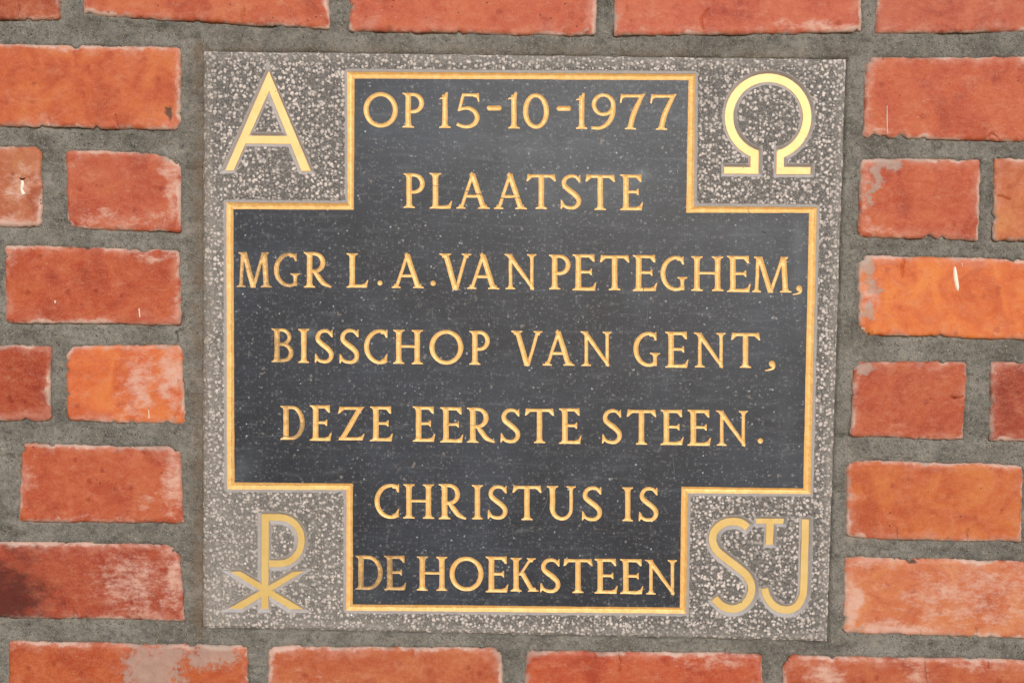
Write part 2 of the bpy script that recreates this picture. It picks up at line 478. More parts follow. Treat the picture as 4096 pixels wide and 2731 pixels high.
def slant(x0, y0, x1, y1, w): return poly((x0 - w / 2, y0), (x0 + w / 2, y0), (x1 + w / 2, y1), (x1 - w / 2, y1))
def foot(xc, y, l, r, w, d=1, lean=0.0):
    h = w / 2
    return poly((xc - h - l, y), (xc + h + r, y), (xc + h + r, y + d * .03), (xc + h + .25 * r + lean * .05, y + d * .055), (xc + h + lean * .12, y + d * .12),
                (xc - h + lean * .12, y + d * .12), (xc - h - .25 * l + lean * .05, y + d * .055), (xc - h - l, y + d * .03))

def bowl(xs, xr, yt, yb, wr=.138, wt=H_):
    m = (yt + yb) / 2; ry = (yt - yb) / 2; xm = xs + (xr - xs) * .38
    P = [(xs, yt), (xm, yt)]; W = [wt, wt]
    for k in range(1, 12):
        a = math.pi / 2 - math.pi * k / 12
        P.append((xm + (xr - xm) * math.cos(a), m + ry * math.sin(a))); W.append(wt + (wr - wt) * math.cos(a) ** 1.5)
    P += [(xm, yb), (xs, yb)]; W += [wt, wt]
    return sweep(P, W)

def bar(x0, x1, y, w=H_): return poly((x0, y - w / 2), (x1, y - w / 2), (x1, y + w / 2), (x0, y + w / 2))

def g_E(W):
    return [stem(.155, sb=(.085, .0), st=(.085, .0)), bar(.15, W - .10, .957, .086), bar(.15, W - .09, .046, .092), bar(.15, W - .17, .515, .078),
            poly((W - .20, .915), (W - .18, 1.), (W - .055, 1.01), (W - .045, .80), (W - .09, .80)),
            poly((W - .24, .515), (W - .145, .61), (W - .125, .60), (W - .125, .43), (W - .145, .42)),
            poly((W - .22, .085), (W - .16, 0), (W - .04, .0), (W, .23), (W - .03, .225), (W - .09, .13))]
def g_L(W):
    return [stem(.17, sb=(.085, .0)), bar(.15, W - .09, .046, .092),
            poly((W - .22, .085), (W - .16, 0), (W - .04, .0), (W, .23), (W - .03, .225), (W - .09, .13))]
def g_T(W):
    return [stem(W / 2, st=(0, 0)), bar(.08, W - .08, .956, .088),
            poly((.17, .915), (.14, 1.), (.03, 1.01), (.0, .80), (.04, .80)),
            poly((W - .17, .915), (W - .14, 1.), (W - .03, 1.01), (W, .80), (W - .04, .80))]
def g_I(W): return [stem(W / 2, sb=(.08, .08), st=(.08, .08))]
def g_H(W): return [stem(.16), stem(W - .16), bar(.15, W - .15, .515, .075)]
def g_N(W):
    return [stem(.175, w=.10, sb=(.09, .085), st=(.05, 0)), stem(W - .125, w=.095, sb=(0, 0), st=(.085, .08)),
            poly((.03, 1.), (.20, 1.), (W - .055, .05), (W - .085, -.02), (W - .125, -.01)),
            poly((-.0, 1.), (.20, 1.), (.16, .88), (.10, .94), (.01, .97))]
def g_M(W):
    v = W * .485
    return [slant(.115, 0, .155, 1, .10), slant(v, -.01, .20, 1, .15), slant(v, -.01, W - .20, 1, .095), slant(W - .125, 0, W - .175, 1, .15),
            foot(.115, 0, .075, .075, .10), foot(W - .125, 0, .08, .09, .15),
            poly((.04, 1), (.26, 1), (.24, .90), (.13, .93), (.045, .965)), poly((W - .05, 1), (W - .26, 1), (W - .25, .90), (W - .10, .93), (W - .055, .965))]
def g_A(W):
    a = W * .475
    return [slant(.13, 0, a + .02, .97, .095), slant(W - .165, 0, a, .97, .150), poly((a - .07, .93), (a - .03, 1.01), (a + .01, 1.0), (a + .08, .90), (a, .8)),
            poly((.27, .305), (W - .30, .305), (W - .33, .385), (.30, .385)), foot(.13, 0, .08, .08, .10), foot(W - .165, 0, .08, .085, .15)]
def g_V(W):
    a = W * .51
    return [slant(a + .0, .0, .175, 1, .150), slant(a + .02, .0, W - .14, 1, .095), poly((a - .07, .10), (a - .02, -.015), (a + .03, -.015), (a + .07, .10)),
            foot(.165, 1, .085, .085, .15, -1), foot(W - .135, 1, .08, .085, .10, -1)]
def g_P(W): return [stem(.165, st=(.085, 0)), bowl(.15, W - .064, .957, .46)]
def g_R(W):
    b = min(W * .72, .60)
    return [stem(.165, sb=(.085, .085), st=(.085, 0)), bowl(.15, b - .03, .957, .46),
            curve([(.30, .46), (.42, .30), (.56, .13), (W - .01, .02)], [.10, .14, .13, .05])]
def g_B(W): return [stem(.165, sb=(.085, 0), st=(.085, 0)), bowl(.15, W - .12, .957, .54, .118), bowl(.15, W - .064, .53, .045)]
def g_D(W): return [stem(.165, sb=(.085, 0), st=(.085, 0)), bowl(.15, W - .064, .957, .045, .14)]
def g_O(W): return [ring(W / 2, .5, W / 2, .5)]
def _c(W):
    cx = W * .68; rx = cx - .065
    a = np.radians(np.linspace(60, 300, 34))
    P = np.stack([cx + rx * np.cos(a), .5 + .455 * np.sin(a)], 1)
    return sweep(P, .095 + .048 * np.clip(-np.cos(a), 0, 1) ** 1.2)
def g_C(W):
    return [_c(W), poly((W - .20, .93), (W - .06, .945), (W - .025, 1.), (W - .01, .99), (W - .005, .76), (W - .05, .755), (W - .10, .86), (W - .2, .87)),
            poly((W - .22, .06), (W - .05, .06), (W - .02, .12), (W - .0, .29), (W - .045, .27), (W - .10, .17), (W - .2, .12))]
def g_G(W):
    Wc = W - .12
    return [_c(Wc)] + [poly((Wc - .20, .93), (Wc - .06, .945), (Wc - .01, 1.), (Wc + .0, .99), (Wc + .01, .76), (Wc - .035, .755), (Wc - .09, .86), (Wc - .2, .87)),
            poly((Wc - .22, .02), (Wc - .05, .03), (Wc + .02, .07), (Wc + .03, .14), (Wc - .1, .14)), stem(W - .155, .03, .40, .105, sb=(0, 0), st=(.09, .09))]
def g_S(W):
    return [curve([(.90 * W, .86), (.74 * W, .935), (.53 * W, .957), (.31 * W, .915), (.175 * W, .80), (.20 * W, .67), (.42 * W, .555), (.68 * W, .44), (.87 * W, .31),
                   (.875 * W, .17), (.72 * W, .065), (.50 * W, .043), (.27 * W, .07), (.12 * W, .14)],
                  [.08, .09, .10, .11, .125, .14, .15, .15, .14, .125, .11, .10, .09, .08], 5),
            poly((W - .16, .89), (W - .07, .945), (W - .035, .99), (W - .02, .985), (W - .015, .77), (W - .055, .77)),
            poly((.15, .10), (.06, .055), (.02, .0), (0, .02), (.012, .28), (.045, .27))]
def g_K(W):
    return [stem(.16), slant(.27, .48, W - .20, 1, .095), slant(W - .15, 0, .33, .575, .155), foot(W - .20, 1, .08, .085, .10, -1), foot(W - .15, 0, .075, .10, .15)]
def g_U(W):
    P = [(.175, .9), (.175, .35)]; w = [T, T]
    m = (.175 + W - .165) / 2; rx = (W - .165 - .175) / 2
    for k in range(1, 16):
        a = math.pi + math.pi * k / 16
        P.append((m + rx * math.cos(a), .35 + .30 * math.sin(a))); w.append(.15 - .05 * min(1, k / 8))
    P += [(W - .165, .35), (W - .165, .9)]; w += [.1, .1]
    return [sweep(P, w), stem(.175, .6, 1., T, sb=(0, 0)), stem(W - .165, .6, 1., .10, sb=(0, 0))]
def g_Z(W):
    return [bar(.09, W - .06, .957, .086), bar(.04, W - .12, .046, .09), slant(.13, .02, W - .125, .98, .17), poly((0, 0), (.2, 0), (.16, .09)), poly((W - .2, .92), (W - .16, 1), (W, 1.01), (W - .05, .94)),
            poly((.20, .915), (.16, 1.), (.06, 1.01), (.02, .80), (.055, .80)), poly((W - .24, .085), (W - .18, 0), (W - .06, .0), (W - .0, .20), (W - .03, .20), (W - .1, .12))]
def g_1(W): return [stem(W * .53, .0, .93, .145, sb=(.085, .085), st=(0, 0)), poly((0, .79), (.02, .83), (.12, .88), (W * .53 + .03, 1.01), (W * .53 + .085, 1.0), (W * .53 + .075, .8), (W * .53 - .07, .8), (.05, .81))]
def g_5(W):
    return [bar(.18, W - .12, .955, .09), poly((W - .22, .915), (W - .16, 1.), (W - .03, 1.01), (W - .02, .76), (W - .05, .76), (W - .09, .87)),
            slant(.09, .50, .22, .98, .09), curve([(.06, .505), (.20, .565), (.37, .575), (.53, .49), (.61, .33), (.56, .16), (.41, .06), (.22, .048), (.03, .12)], [.05, .09, .105, .125, .14, .13, .11, .10, .09])]
def g_9(W):
    return [ring(.325, .69, .325, .31, .12, .09), curve([(W - .065, .72), (W - .065, .55), (W - .11, .34), (W - .24, .15), (.22, .05), (.0, .05)], [.12, .135, .135, .12, .10, .075])]
def g_7(W):
    return [bar(.06, W - .08, .945, .09), poly((.16, .905), (.12, .99), (.03, 1.0), (0, .74), (.04, .74), (.07, .86)), poly((W - .2, .90), (W - .2, .99), (W, 1.01), (W - .06, .90)),
            curve([(W - .09, .96), (W - .21, .72), (W - .34, .42), (W - .42, .10)], [.10, .13, .145, .15]), foot(W - .425, 0, .09, .09, .14)]
def g_dash(W): return [sweep(np.stack([np.linspace(.42, W - .42, 6), np.full(6, .5)], 1), .86), [np.stack([.45 + .44 * np.cos(np.linspace(0, 6.28, 16, False)), .5 + .44 * np.sin(np.linspace(0, 6.28, 16, False))], 1)],
                       [np.stack([W - .45 + .44 * np.cos(np.linspace(0, 6.28, 16, False)), .5 + .44 * np.sin(np.linspace(0, 6.28, 16, False))], 1)]]
def g_dot(W): return [[np.stack([W / 2 + .5 * np.cos(np.linspace(0, 6.28, 20, False)), .5 + .5 * np.sin(np.linspace(0, 6.28, 20, False))], 1)]]
def g_comma(W):
    a = np.linspace(0, 6.28, 18, False)
    return [[np.stack([W - .30 + .29 * np.cos(a), .68 + .30 * np.sin(a)], 1)], curve([(W - .14, .66), (W - .14, .42), (W - .32, .20), (.0, .03)], [.28, .30, .20, .06])]
GL = dict(E=g_E, L=g_L, T=g_T, I=g_I, H=g_H, N=g_N, M=g_M, A=g_A, V=g_V, P=g_P, R=g_R, B=g_B, D=g_D, O=g_O, C=g_C, G=g_G, S=g_S, K=g_K, U=g_U, Z=g_Z)
GL.update({'1': g_1, '5': g_5, '0': g_O, '9': g_9, '7': g_7, '-': g_dash, '.': g_dot, ',': g_comma})

# measured boxes: (character, left, right, top, bottom), each block with its own offset; wear for rubbed letters
Q = 0.59574
ROWS = [
 (1350, 0, 'O,175,405,620,858 P,437,580,625,858 1,682,757,620,860 5,795,957,628,862 -,1003,1103,708,746 1,1143,1222,620,864 0,1245,1420,627,867 -,1470,1568,710,748 1,1600,1675,627,867 9,1707,1867,628,872 7,1896,2068,632,870 7,2100,2277,634,872'),
 (1350, 0, 'P,443,585,1165,1397 L,617,770,1162,1402 A,798,1022,1158,1402 A,1050,1273,1160,1404 T,1270,1467,1172,1404 S,1497,1635,1172,1406 T,1665,1864,1175,1410 E,1900,2052,1173,1412'),
 (0, 900, 'M,1592,1817,183,418,.62 G,1840,2018,187,415,.55 R,2040,2228,183,420,.35'),
 (1350, 900, 'L,60,207,190,420 .,265,305,372,406 A,363,582,187,423 .,621,662,373,408 V,683,898,192,435 A,870,1088,188,430 N,1120,1335,195,432 P,1420,1563,200,432 E,1580,1738,198,440 T,1762,1960,204,438 E,1985,2145,202,443 G,2170,2352,208,442'),
 (2696, 900, 'H,117,330,210,443 E,358,515,208,450 M,527,778,213,452 ;,795,860,404,470'),
 (0, 900, 'B,1823,1970,695,920,.62 I,2005,2075,697,925,.3 S,2113,2238,700,926,.15'),
 (1350, 900, 'S,13,145,697,930 C,180,337,700,932 H,375,572,703,932 O,617,845,703,936 P,885,1022,710,937 V,1165,1378,710,944 A,1378,1593,705,943 N,1630,1840,714,945 G,1988,2168,717,950 E,2203,2357,717,957'),
 (2696, 900, 'N,133,345,722,955 T,382,578,725,958 ;,610,680,908,980'),
 (0, 900, 'D,1883,2045,1213,1440,.55 E,2083,2227,1210,1447,.2'),
 (1350, 900, 'Z,0,182,1220,1443 E,222,372,1217,1450 E,508,657,1218,1453 E,692,845,1222,1458 R,870,1058,1225,1460 S,1095,1225,1230,1460 T,1258,1455,1232,1462 E,1490,1638,1230,1467 S,1775,1908,1235,1467 T,1942,2140,1240,1472 E,2172,2325,1240,1475'),
 (2696, 900, 'E,93,250,1240,1480 N,280,495,1245,1480 .,560,600,1430,1465'),
 (1350, 1797, 'C,250,415,230,463,.2 H,443,648,233,463 R,680,866,232,468 I,902,977,238,467 S,1008,1140,240,468 T,1175,1370,243,473 U,1403,1607,245,475 S,1640,1775,248,478 I,1910,1987,253,480 S,2022,2153,252,482'),
 (1350, 1797, 'D,120,303,712,940,.7 E,315,462,712,943,.75 H,533,737,718,946,.38 O,752,980,718,950 E,997,1148,718,957 K,1163,1345,727,952 S,1360,1495,730,960 T,1517,1713,735,962 E,1728,1882,733,966 E,1900,2053,735,969 N,2065,2278,740,972,.22')]

stone = thing('foundation_stone', at([[2060, 2535]])[0] + np.array([0, 0.03, 0]),
              'grey stone slab with a dark polished cross bearing a gilded Dutch inscription', 'plaque')

def carve(polys, step=6.0, grid=5.0, amp=0.9):
    """union of outlines -> triangles, boundary segments, depth distance"""
    pts, eds = [], []
    dense = []
    for loops in polys:
        dl = []
        for lp in loops:
            L = wobble(densify(lp, step), amp)
            dl.append(L)
            n0 = len(pts); pts.extend(L.tolist()); n = len(L)
            eds += [(n0 + i, n0 + (i + 1) % n) for i in range(n)]
        dense.append(dl)
    A = np.array(pts); lo = A.min(0); hi = A.max(0)
    def ins(P):
        r = np.zeros(len(P), bool)
        for dl in dense:
            q = np.zeros(len(P), bool)
            for lp in dl: q ^= inside(P, lp)
            r |= q
        return r
    if grid:
        gx, gy = np.meshgrid(np.arange(lo[0], hi[0], grid), np.arange(lo[1], hi[1], grid))
        G = np.stack([gx.ravel(), gy.ravel()], 1)
        G = G[ins(G)]
        pts += G.tolist()
    V, Tr = tri(pts, eds)
    Tr = Tr[ins(V[Tr].mean(1))]
    cnt = {}
    for t in Tr:
        for a, b in ((t[0], t[1]), (t[1], t[2]), (t[2], t[0])):
            k = (min(a, b), max(a, b)); cnt[k] = cnt.get(k, 0) + 1
    bd = np.array([k for k, c in cnt.items() if c == 1])
    used = np.unique(Tr); rm = -np.ones(len(V), int); rm[used] = np.arange(len(used))
    V = V[used]; Tr = rm[Tr]; bd = rm[bd]
    d = seg_dist(V, V[bd[:, 0]], V[bd[:, 1]])
    d[np.unique(bd)] = 0
    return V, Tr, bd, d, ins, lo, hi

def fix_winding(V2, Tr):
    """faces look out of the wall (-Y): in image units (y down) that is clockwise"""
    a, b, c = V2[Tr[:, 0]], V2[Tr[:, 1]], V2[Tr[:, 2]]
    s = (b[:, 0] - a[:, 0]) * (c[:, 1] - a[:, 1]) - (b[:, 1] - a[:, 1]) * (c[:, 0] - a[:, 0])
    Tr = Tr.copy(); m = s > 0
    Tr[m] = Tr[m][:, ::-1]
    return Tr

CUTS = []       # letters cut in the polished cross
GOLDCOL = lin(251, 203, 130)
for ox, oy, row in ROWS:
    for it in row.split(' '):
        f = it.split(','); ch = f[0]
        l, r, t, b = [float(v) for v in f[1:5]]
        wear_shade = float(f[5]) if len(f) > 5 else 0.0
        if ch == ';': ch = ','
        x0, x1, y0, y1 = ox + l * Q, ox + r * Q, oy + t * Q, oy + b * Q
        h = y1 - y0; W = (x1 - x0) / h
        polys = []
        for loops in GL[ch](W):
            polys.append([np.stack([x0 + L[:, 0] * h, y1 - L[:, 1] * h + (L[:, 0] - W / 2) * h * 0.012], 1) for L in loops])
        V, Tr, bd, d, ins, lo, hi = carve(polys, 5.0 if h < 60 else 6.5, 4.6, 1.1)
        CUTS.append((V, bd, ins, lo, hi))
        z = np.minimum(d * 0.56, 5.2) * K
        P3 = at(V); P3[:, 1] = z
        Tr = fix_winding(V, Tr)
        wr = wear_shade + 0.35 * fbm(V[:, 0] / 60, V[:, 1] / 60, 11) if wear_shade > 0 else 0.12 * fbm(V[:, 0] / 60, V[:, 1] / 60, 11) - 0.05
        nm = {'-': 'hyphen', '.': 'full_stop', ',': 'comma'}.get(ch, 'numeral' if ch.isdigit() else 'letter')
        o = make_mesh(nm, P3, Tr, GOLD, stone, True, {'wear_shade': np.clip(wr, -.3, 1), 'floor': smooth(5.5, 9, d)})
        o.color = GOLDCOL
        if wear_shade > 0.5: o['label'] = 'letter %s with its gilding rubbed brown' % ch

# polished cross face with the letters left open
pts, eds = [], []
ci = wobble(densify(CROSS_IN, 12), 1.2, 0.02, 9)
pts += ci.tolist(); eds += [(i, (i + 1) % len(ci)) for i in range(len(ci))]
CI = ci.copy()
for V, bd, ins, lo, hi in CUTS:
    used = np.unique(bd); rm = {int(u): len(pts) + k for k, u in enumerate(used)}
    pts += V[used].tolist(); eds += [(rm[int(a)], rm[int(b)]) for a, b in bd]
gx, gy = np.meshgrid(np.arange(900, 3290, 17.0), np.arange(290, 2460, 17.0))
G = np.stack([gx.ravel(), gy.ravel()], 1)
G = G[inside(G, CROSS_IN)]
keep = np.ones(len(G), bool)
for V, bd, ins, lo, hi in CUTS:
    m = np.all((G > lo - 5) & (G < hi + 5), 1) & keep
    ix = np.where(m)[0]
    if len(ix): keep[ix[ins(G[ix])]] = False
pts += G[keep].tolist()
V, Tr = tri(pts, eds)
C = V[Tr].mean(1)
ok = inside(C, CI)
for _, bd, ins, lo, hi in CUTS:
    ix = np.where(np.all((C > lo) & (C < hi), 1) & ok)[0]
    if len(ix): ok[ix[ins(C[ix])]] = False
Tr = fix_winding(V, Tr[ok])

def blobs(P, L):
    r = np.zeros(len(P))
    for x, y, rx, ry, s in L:
        q = ((P[:, 0] - x) / rx) ** 2 + ((P[:, 1] - y) / ry) ** 2
        r = np.maximum(r, s * np.exp(-q * 1.2))
    return r
haze = blobs(V, [(2060, 560, 420, 170, .30), (2300, 760, 380, 120, .32), (2100, 575, 190, 95, .55), (2185, 702, 60, 20, 1.0), (2190, 770, 55, 60, .55), (2300, 720, 80, 50, .5), (2400, 700, 90, 16, 1.0), (2500, 740, 90, 60, .6), (2560, 700, 50, 25, .8), (2400, 790, 60, 60, .5),  # broad upper blobs paint in the light's sheen; the rest is scuffed dust film
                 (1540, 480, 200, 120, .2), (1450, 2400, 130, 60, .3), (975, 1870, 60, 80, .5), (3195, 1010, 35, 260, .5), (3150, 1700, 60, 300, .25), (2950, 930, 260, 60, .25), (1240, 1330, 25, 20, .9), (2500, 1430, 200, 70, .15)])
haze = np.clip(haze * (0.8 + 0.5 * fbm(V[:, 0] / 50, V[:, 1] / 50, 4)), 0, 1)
zc = 0.00010 * fbm(V[:, 0] / 200, V[:, 1] / 200, 8)
P3 = at(V); P3[:, 1] = zc * smooth(0, 40, seg_dist(V, CI, np.roll(CI, -1, 0)))
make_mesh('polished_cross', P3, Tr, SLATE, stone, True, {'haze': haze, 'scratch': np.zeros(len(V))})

# fine scratches on the polished face, each a hair-thin raised sliver joined in one part
def sliver(path, w, y=-0.00012):
    P = np.array(path, float)
    d = np.gradient(P, axis=0); d /= np.linalg.norm(d, axis=1)[:, None]
    n = np.stack([-d[:, 1], d[:, 0]], 1)
    tpr = np.sin(np.linspace(0.15, math.pi - .15, len(P)))[:, None] * w / 2
    a = at(P + n * tpr, y); b = at(P - n * tpr, y)
    return a, b
scr = [[(1450, 690), (1560, 725), (1590, 730)], [(1690, 735), (1850, 762), (1990, 790), (2130, 792)], [(2190, 790), (2240, 800)], [(2960, 1000), (3000, 890), (2990, 830)],
       [(2900, 850), (3060, 930), (3080, 960)], [(2960, 890), (3150, 965), (3200, 975)], [(2570, 1190), (2578, 1130)], [(2590, 1300), (2592, 1165)], [(2680, 1180), (2682, 1270)],
       [(2150, 2080), (2185, 2010), (2190, 1960)], [(2690, 1810), (2700, 1920)], [(1785, 1700), (1830, 1690), (1900, 1700)], [(2470, 1255), (2560, 1258)], [(1000, 1750), (1120, 1743), (1180, 1748)],
       [(1100, 1010), (1230, 1000)], [(2000, 2150), (2090, 2120), (2150, 2128)], [(1790, 1260), (1840, 1330), (1850, 1380)]]
vs, fs = [], []
for path in scr:
    P, _ = cat([np.array(p, float) for p in path], [1] * len(path), 6)
    P = wobble(P, 3, .03, 21)
    a, b = sliver(P, 2.6)
    n0 = len(vs); m = len(a)
    for q in range(m): vs += [a[q], b[q]]
    for q in range(m - 1): fs.append((n0 + 2 * q, n0 + 2 * q + 1, n0 + 2 * q + 3, n0 + 2 * q + 2))
SCR = Mat('scratch_dust'); SCR.done(SCR.mix(SCR.noise(400, 3, .6), lin(74, 77, 81), lin(112, 114, 118)), 0.8)
o = make_mesh('scratches', vs, fs, SCR.m, stone); o['kind'] = 'stuff'

# gilded V channel round the cross
def offset_between(t, s=2):
    P = densify(CROSS_IN, 12)
    return P
n_side = []
out, mid, inn = [], [], []
for i in range(12):
    a0, a1 = CROSS_OUT[i], CROSS_OUT[(i + 1) % 12]; b0, b1 = CROSS_IN[i], CROSS_IN[(i + 1) % 12]
    n = max(2, int(np.hypot(*(a1 - a0)) / 12))
    for k in range(n):
        t = k / n
        out.append(a0 + (a1 - a0) * t); inn.append(b0 + (b1 - b0) * t)
out = np.array(out); inn = np.array(inn)
# extend a hair under the polished face so no gap opens
mid = wobble(out * .47 + inn * .53, 1.6, .04, 31)
out_w = wobble(out, 1.6, .035, 33)
inn_w = inn + (inn - out) * 0.06
n = len(out)
ring_pts = [out_w + (out - inn) * 0.03, out_w * .8 + mid * .2, out_w * .35 + mid * .65, mid, mid * .65 + inn_w * .35, mid * .12 + inn_w * .88, inn_w]
deps = [0.00012, .00048, .00110, .00132, .00100, .00033, 0.00015]
vs = []; wr = []; fl = []
for R_, dz in zip(ring_pts, deps):
    p = at(R_, dz); vs.append(p)
    y = R_[:, 1]; x = R_[:, 0]
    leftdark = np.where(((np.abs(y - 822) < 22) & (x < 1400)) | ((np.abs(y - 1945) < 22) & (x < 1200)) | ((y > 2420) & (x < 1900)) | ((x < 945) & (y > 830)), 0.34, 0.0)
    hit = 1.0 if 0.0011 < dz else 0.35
    wr.append(leftdark * hit + .15 * fbm(x / 40, y / 40, 51) + (0.30 if dz > .0012 else -0.05)); fl.append(np.full(n, 1.0 if dz > .0012 else 0.0))  # shade at the groove bottom painted in as extra darkening
vs = np.concatenate(vs)
fs = []
for j in range(6):
    for i in range(n):
        k = (i + 1) % n
        fs.append((j * n + i, (j + 1) * n + i, (j + 1) * n + k, j * n + k))
o = make_mesh('gilded_border', vs, fs, GOLD, stone, False, {'wear_shade': np.concatenate(wr), 'floor': np.concatenate(fl)})
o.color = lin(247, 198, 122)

# ------------------------------------------------------------------ emblems: metal inlays let into the hammered margin
def off_poly(P, w):
    P = np.array(P, float)
    A = 0.5 * np.sum(P[:, 0] * np.roll(P[:, 1], -1) - np.roll(P[:, 0], -1) * P[:, 1])
    sgn = 1 if A > 0 else -1
    d = np.roll(P, -1, 0) - P; d /= np.linalg.norm(d, axis=1)[:, None]
    nrm = np.stack([d[:, 1], -d[:, 0]], 1) * sgn
    n0 = np.roll(nrm, 1, 0)
    b = n0 + nrm; b /= np.linalg.norm(b, axis=1)[:, None]
    c = np.maximum((b * nrm).sum(1), .33)
    return P + b * (w / c)[:, None]

def Z(ox, oy, *pp): return np.array([(ox + x * Q, oy + y * Q) for x, y in pp])
WALL = 11.5
def strokes_to(polys_fn):
    return polys_fn(0.0), polys_fn(WALL)

def sw(P, w, e, e0=True, e1=True):
    P = np.asarray(P, float)
    if e:
        d0 = P[0] - P[1]; d1 = P[-1] - P[-2]
        P = np.concatenate([([P[0] + d0 / np.linalg.norm(d0) * e] if e0 else []) + [P[0]], P[1:-1], [P[-1]] + ([P[-1] + d1 / np.linalg.norm(d1) * e] if e1 else [])])
    return sweep(P, w + 2 * e)

def f_alpha(e):
    L = [Z(0, 0, (1800, 474), (1806, 600), (1563, 1143), (1507, 1143)), Z(0, 0, (1800, 474), (2083, 1147), (2022, 1147), (1800, 600)),
         Z(0, 0, (1655, 910), (1940, 912), (1955, 964), (1632, 962))]
    return [[off_poly(p, e) if e else p] for p in L]
def f_omega(e):
    cx, cy = 2696 + 636 * Q, 783 * Q; r = 263 * Q
    a = np.radians(np.linspace(106, 434, 62))          # y down
    arc = np.stack([cx + r * np.cos(a), cy + r * 1.0 * np.sin(a)], 1)
    pl = [Z(2696, 0, (518, 1047), (572, 1014), (570, 1165), (518, 1165)), Z(2696, 0, (694, 1014), (742, 1050), (742, 1167), (692, 1167)),
          Z(2696, 0, (340, 1120), (568, 1122), (568, 1166), (340, 1164)), Z(2696, 0, (694, 1120), (922, 1122), (920, 1168), (694, 1168))]
    return [sw(arc, 56 * Q, e, False, False)] + [[off_poly(p, e) if e else p] for p in pl]
def f_chirho(e):
    P = [(1760, 459), (1870, 459)]
    for k in range(1, 14):
        a = -math.pi / 2 + math.pi * k / 14
        P.append((1872 + 149 * math.cos(a), 615 + 156 * math.sin(a)))
    P += [(1870, 771), (1803, 771)]
    P = Z(0, 1797, *P)
    pl = [Z(0, 1797, (1753, 438), (1800, 438), (1797, 1074), (1751, 1074)),
          Z(0, 1797, (1545, 826), (1605, 822), (2032, 1076), (1945, 1077)), Z(0, 1797, (1962, 826), (2034, 822), (1622, 1073), (1530, 1073))]
    return [sw(P, 43 * Q, e, False, True)] + [[off_poly(p, e) if e else p] for p in pl]
def f_s(e):
    P, _ = cat(Z(2696, 1797, (497, 528), (455, 497), (400, 488), (335, 500), (280, 545), (262, 605), (285, 675), (350, 735), (430, 795), (495, 855), (525, 930), (505, 1010), (450, 1062), (385, 1075), (320, 1050), (275, 1003)), [1] * 16, 6)
    return [sw(P, 50 * Q, e)]
def f_t(e):
    L = [Z(2696, 1797, (555, 468), (742, 468), (740, 502), (557, 500)), Z(2696, 1797, (625, 480), (676, 480), (667, 643), (621, 643))]
    return [[off_poly(p, e * .8) if e else p] for p in L]
def f_j(e):
    P, _ = cat(Z(2696, 1797, (887, 473), (885, 600), (880, 760), (877, 900), (868, 985), (835, 1050), (780, 1080), (715, 1075), (660, 1040), (625, 985), (613, 938)), [1] * 11, 6)
    return [sw(P, 48 * Q, e)]

EMB = []  # upper pair tinted paler to paint in reflected light; lower ones tarnished
for name, fn, col, lab in (('alpha_inlay', f_alpha, (253, 210, 142), 'brass letter A let into the top left corner, tinted bright as if reflecting light'),
                      ('omega_inlay', f_omega, (253, 210, 142), 'brass omega let into the top right corner, tinted bright as if reflecting light'),
                      ('chi_rho_inlay', f_chirho, (220, 188, 118), 'dull brass chi rho sign let into the bottom left corner'),
                      ('letter_inlay', f_s, (224, 192, 124), 'brass letter S of the monogram at bottom right'),
                      ('letter_inlay', f_t, (224, 192, 124), 'small raised brass letter T of the monogram'),
                      ('letter_inlay', f_j, (224, 192, 124), 'brass letter J of the monogram')):
    narrow, wide = fn(0.0), fn(WALL)
    V, Tr, bd, d, ins, lo, hi = carve(narrow, 8, 0, 0.5)
    P3 = at(V); P3[:, 1] = 0.0020
    # plate with its own rim thickness
    back = P3.copy(); back[:, 1] = 0.0038
    n0 = len(P3); F3 = [tuple(t) for t in fix_winding(V, Tr)] + [(int(a), int(b), int(b) + n0, int(a) + n0) for a, b in bd]
    o = make_mesh(name, np.concatenate([P3, back]), F3, BRASS, stone)
    o.color = lin(*col); o['label'] = lab
    # channel cut in the stone around the inlay
    V2, Tr2, bd2, d2, ins2, lo2, hi2 = carve(wide, 8, 7, 1.2)
    EMB.append((V2, bd2, ins2, lo2, hi2))
    nb = seg_dist(V2, V[bd[:, 0]], V[bd[:, 1]])
    inn_ = ins(V2)
    z = np.where(inn_, 0.0033, np.clip(d2 / (d2 + nb + 1e-6), 0, 1) * 0.0027)
    P3 = at(V2); P3[:, 1] = z
    make_mesh('carved_channel', P3, fix_winding(V2, Tr2), BEVEL, stone, False)

# bush-hammered margin, open where the cross and the emblems are
pts, eds = [], []
so = wobble(densify(STONE, 14), 3.2, 0.03, 61)
SO = so.copy()
pts += so.tolist(); eds += [(i, (i + 1) % len(so)) for i in range(len(so))]
n0 = len(pts); OW = out_w
pts += OW.tolist(); eds += [(n0 + i, n0 + (i + 1) % len(OW)) for i in range(len(OW))]
for V, bd, ins, lo, hi in EMB:
    used = np.unique(bd); rm = {int(u): len(pts) + k for k, u in enumerate(used)}
    pts += V[used].tolist(); eds += [(rm[int(a)], rm[int(b)]) for a, b in bd]
gx, gy = np.meshgrid(np.arange(818, 3380, 9.0), np.arange(214, 2560, 9.0))
G = np.stack([gx.ravel() + 2.4 * np.sin(gy.ravel() * 1.7), gy.ravel() + 2.4 * np.sin(gx.ravel() * 2.3)], 1)
m = inside(G, STONE) & ~inside(G, CROSS_OUT)
G = G[m]
keep = np.ones(len(G), bool)
for V, bd, ins, lo, hi in EMB:
    ix = np.where(np.all((G > lo - 5) & (G < hi + 5), 1))[0]
    if len(ix): keep[ix[ins(G[ix])]] = False
pts += G[keep].tolist()
V, Tr = tri(pts, eds)
C = V[Tr].mean(1)
ok = inside(C, SO) & ~inside(C, OW)
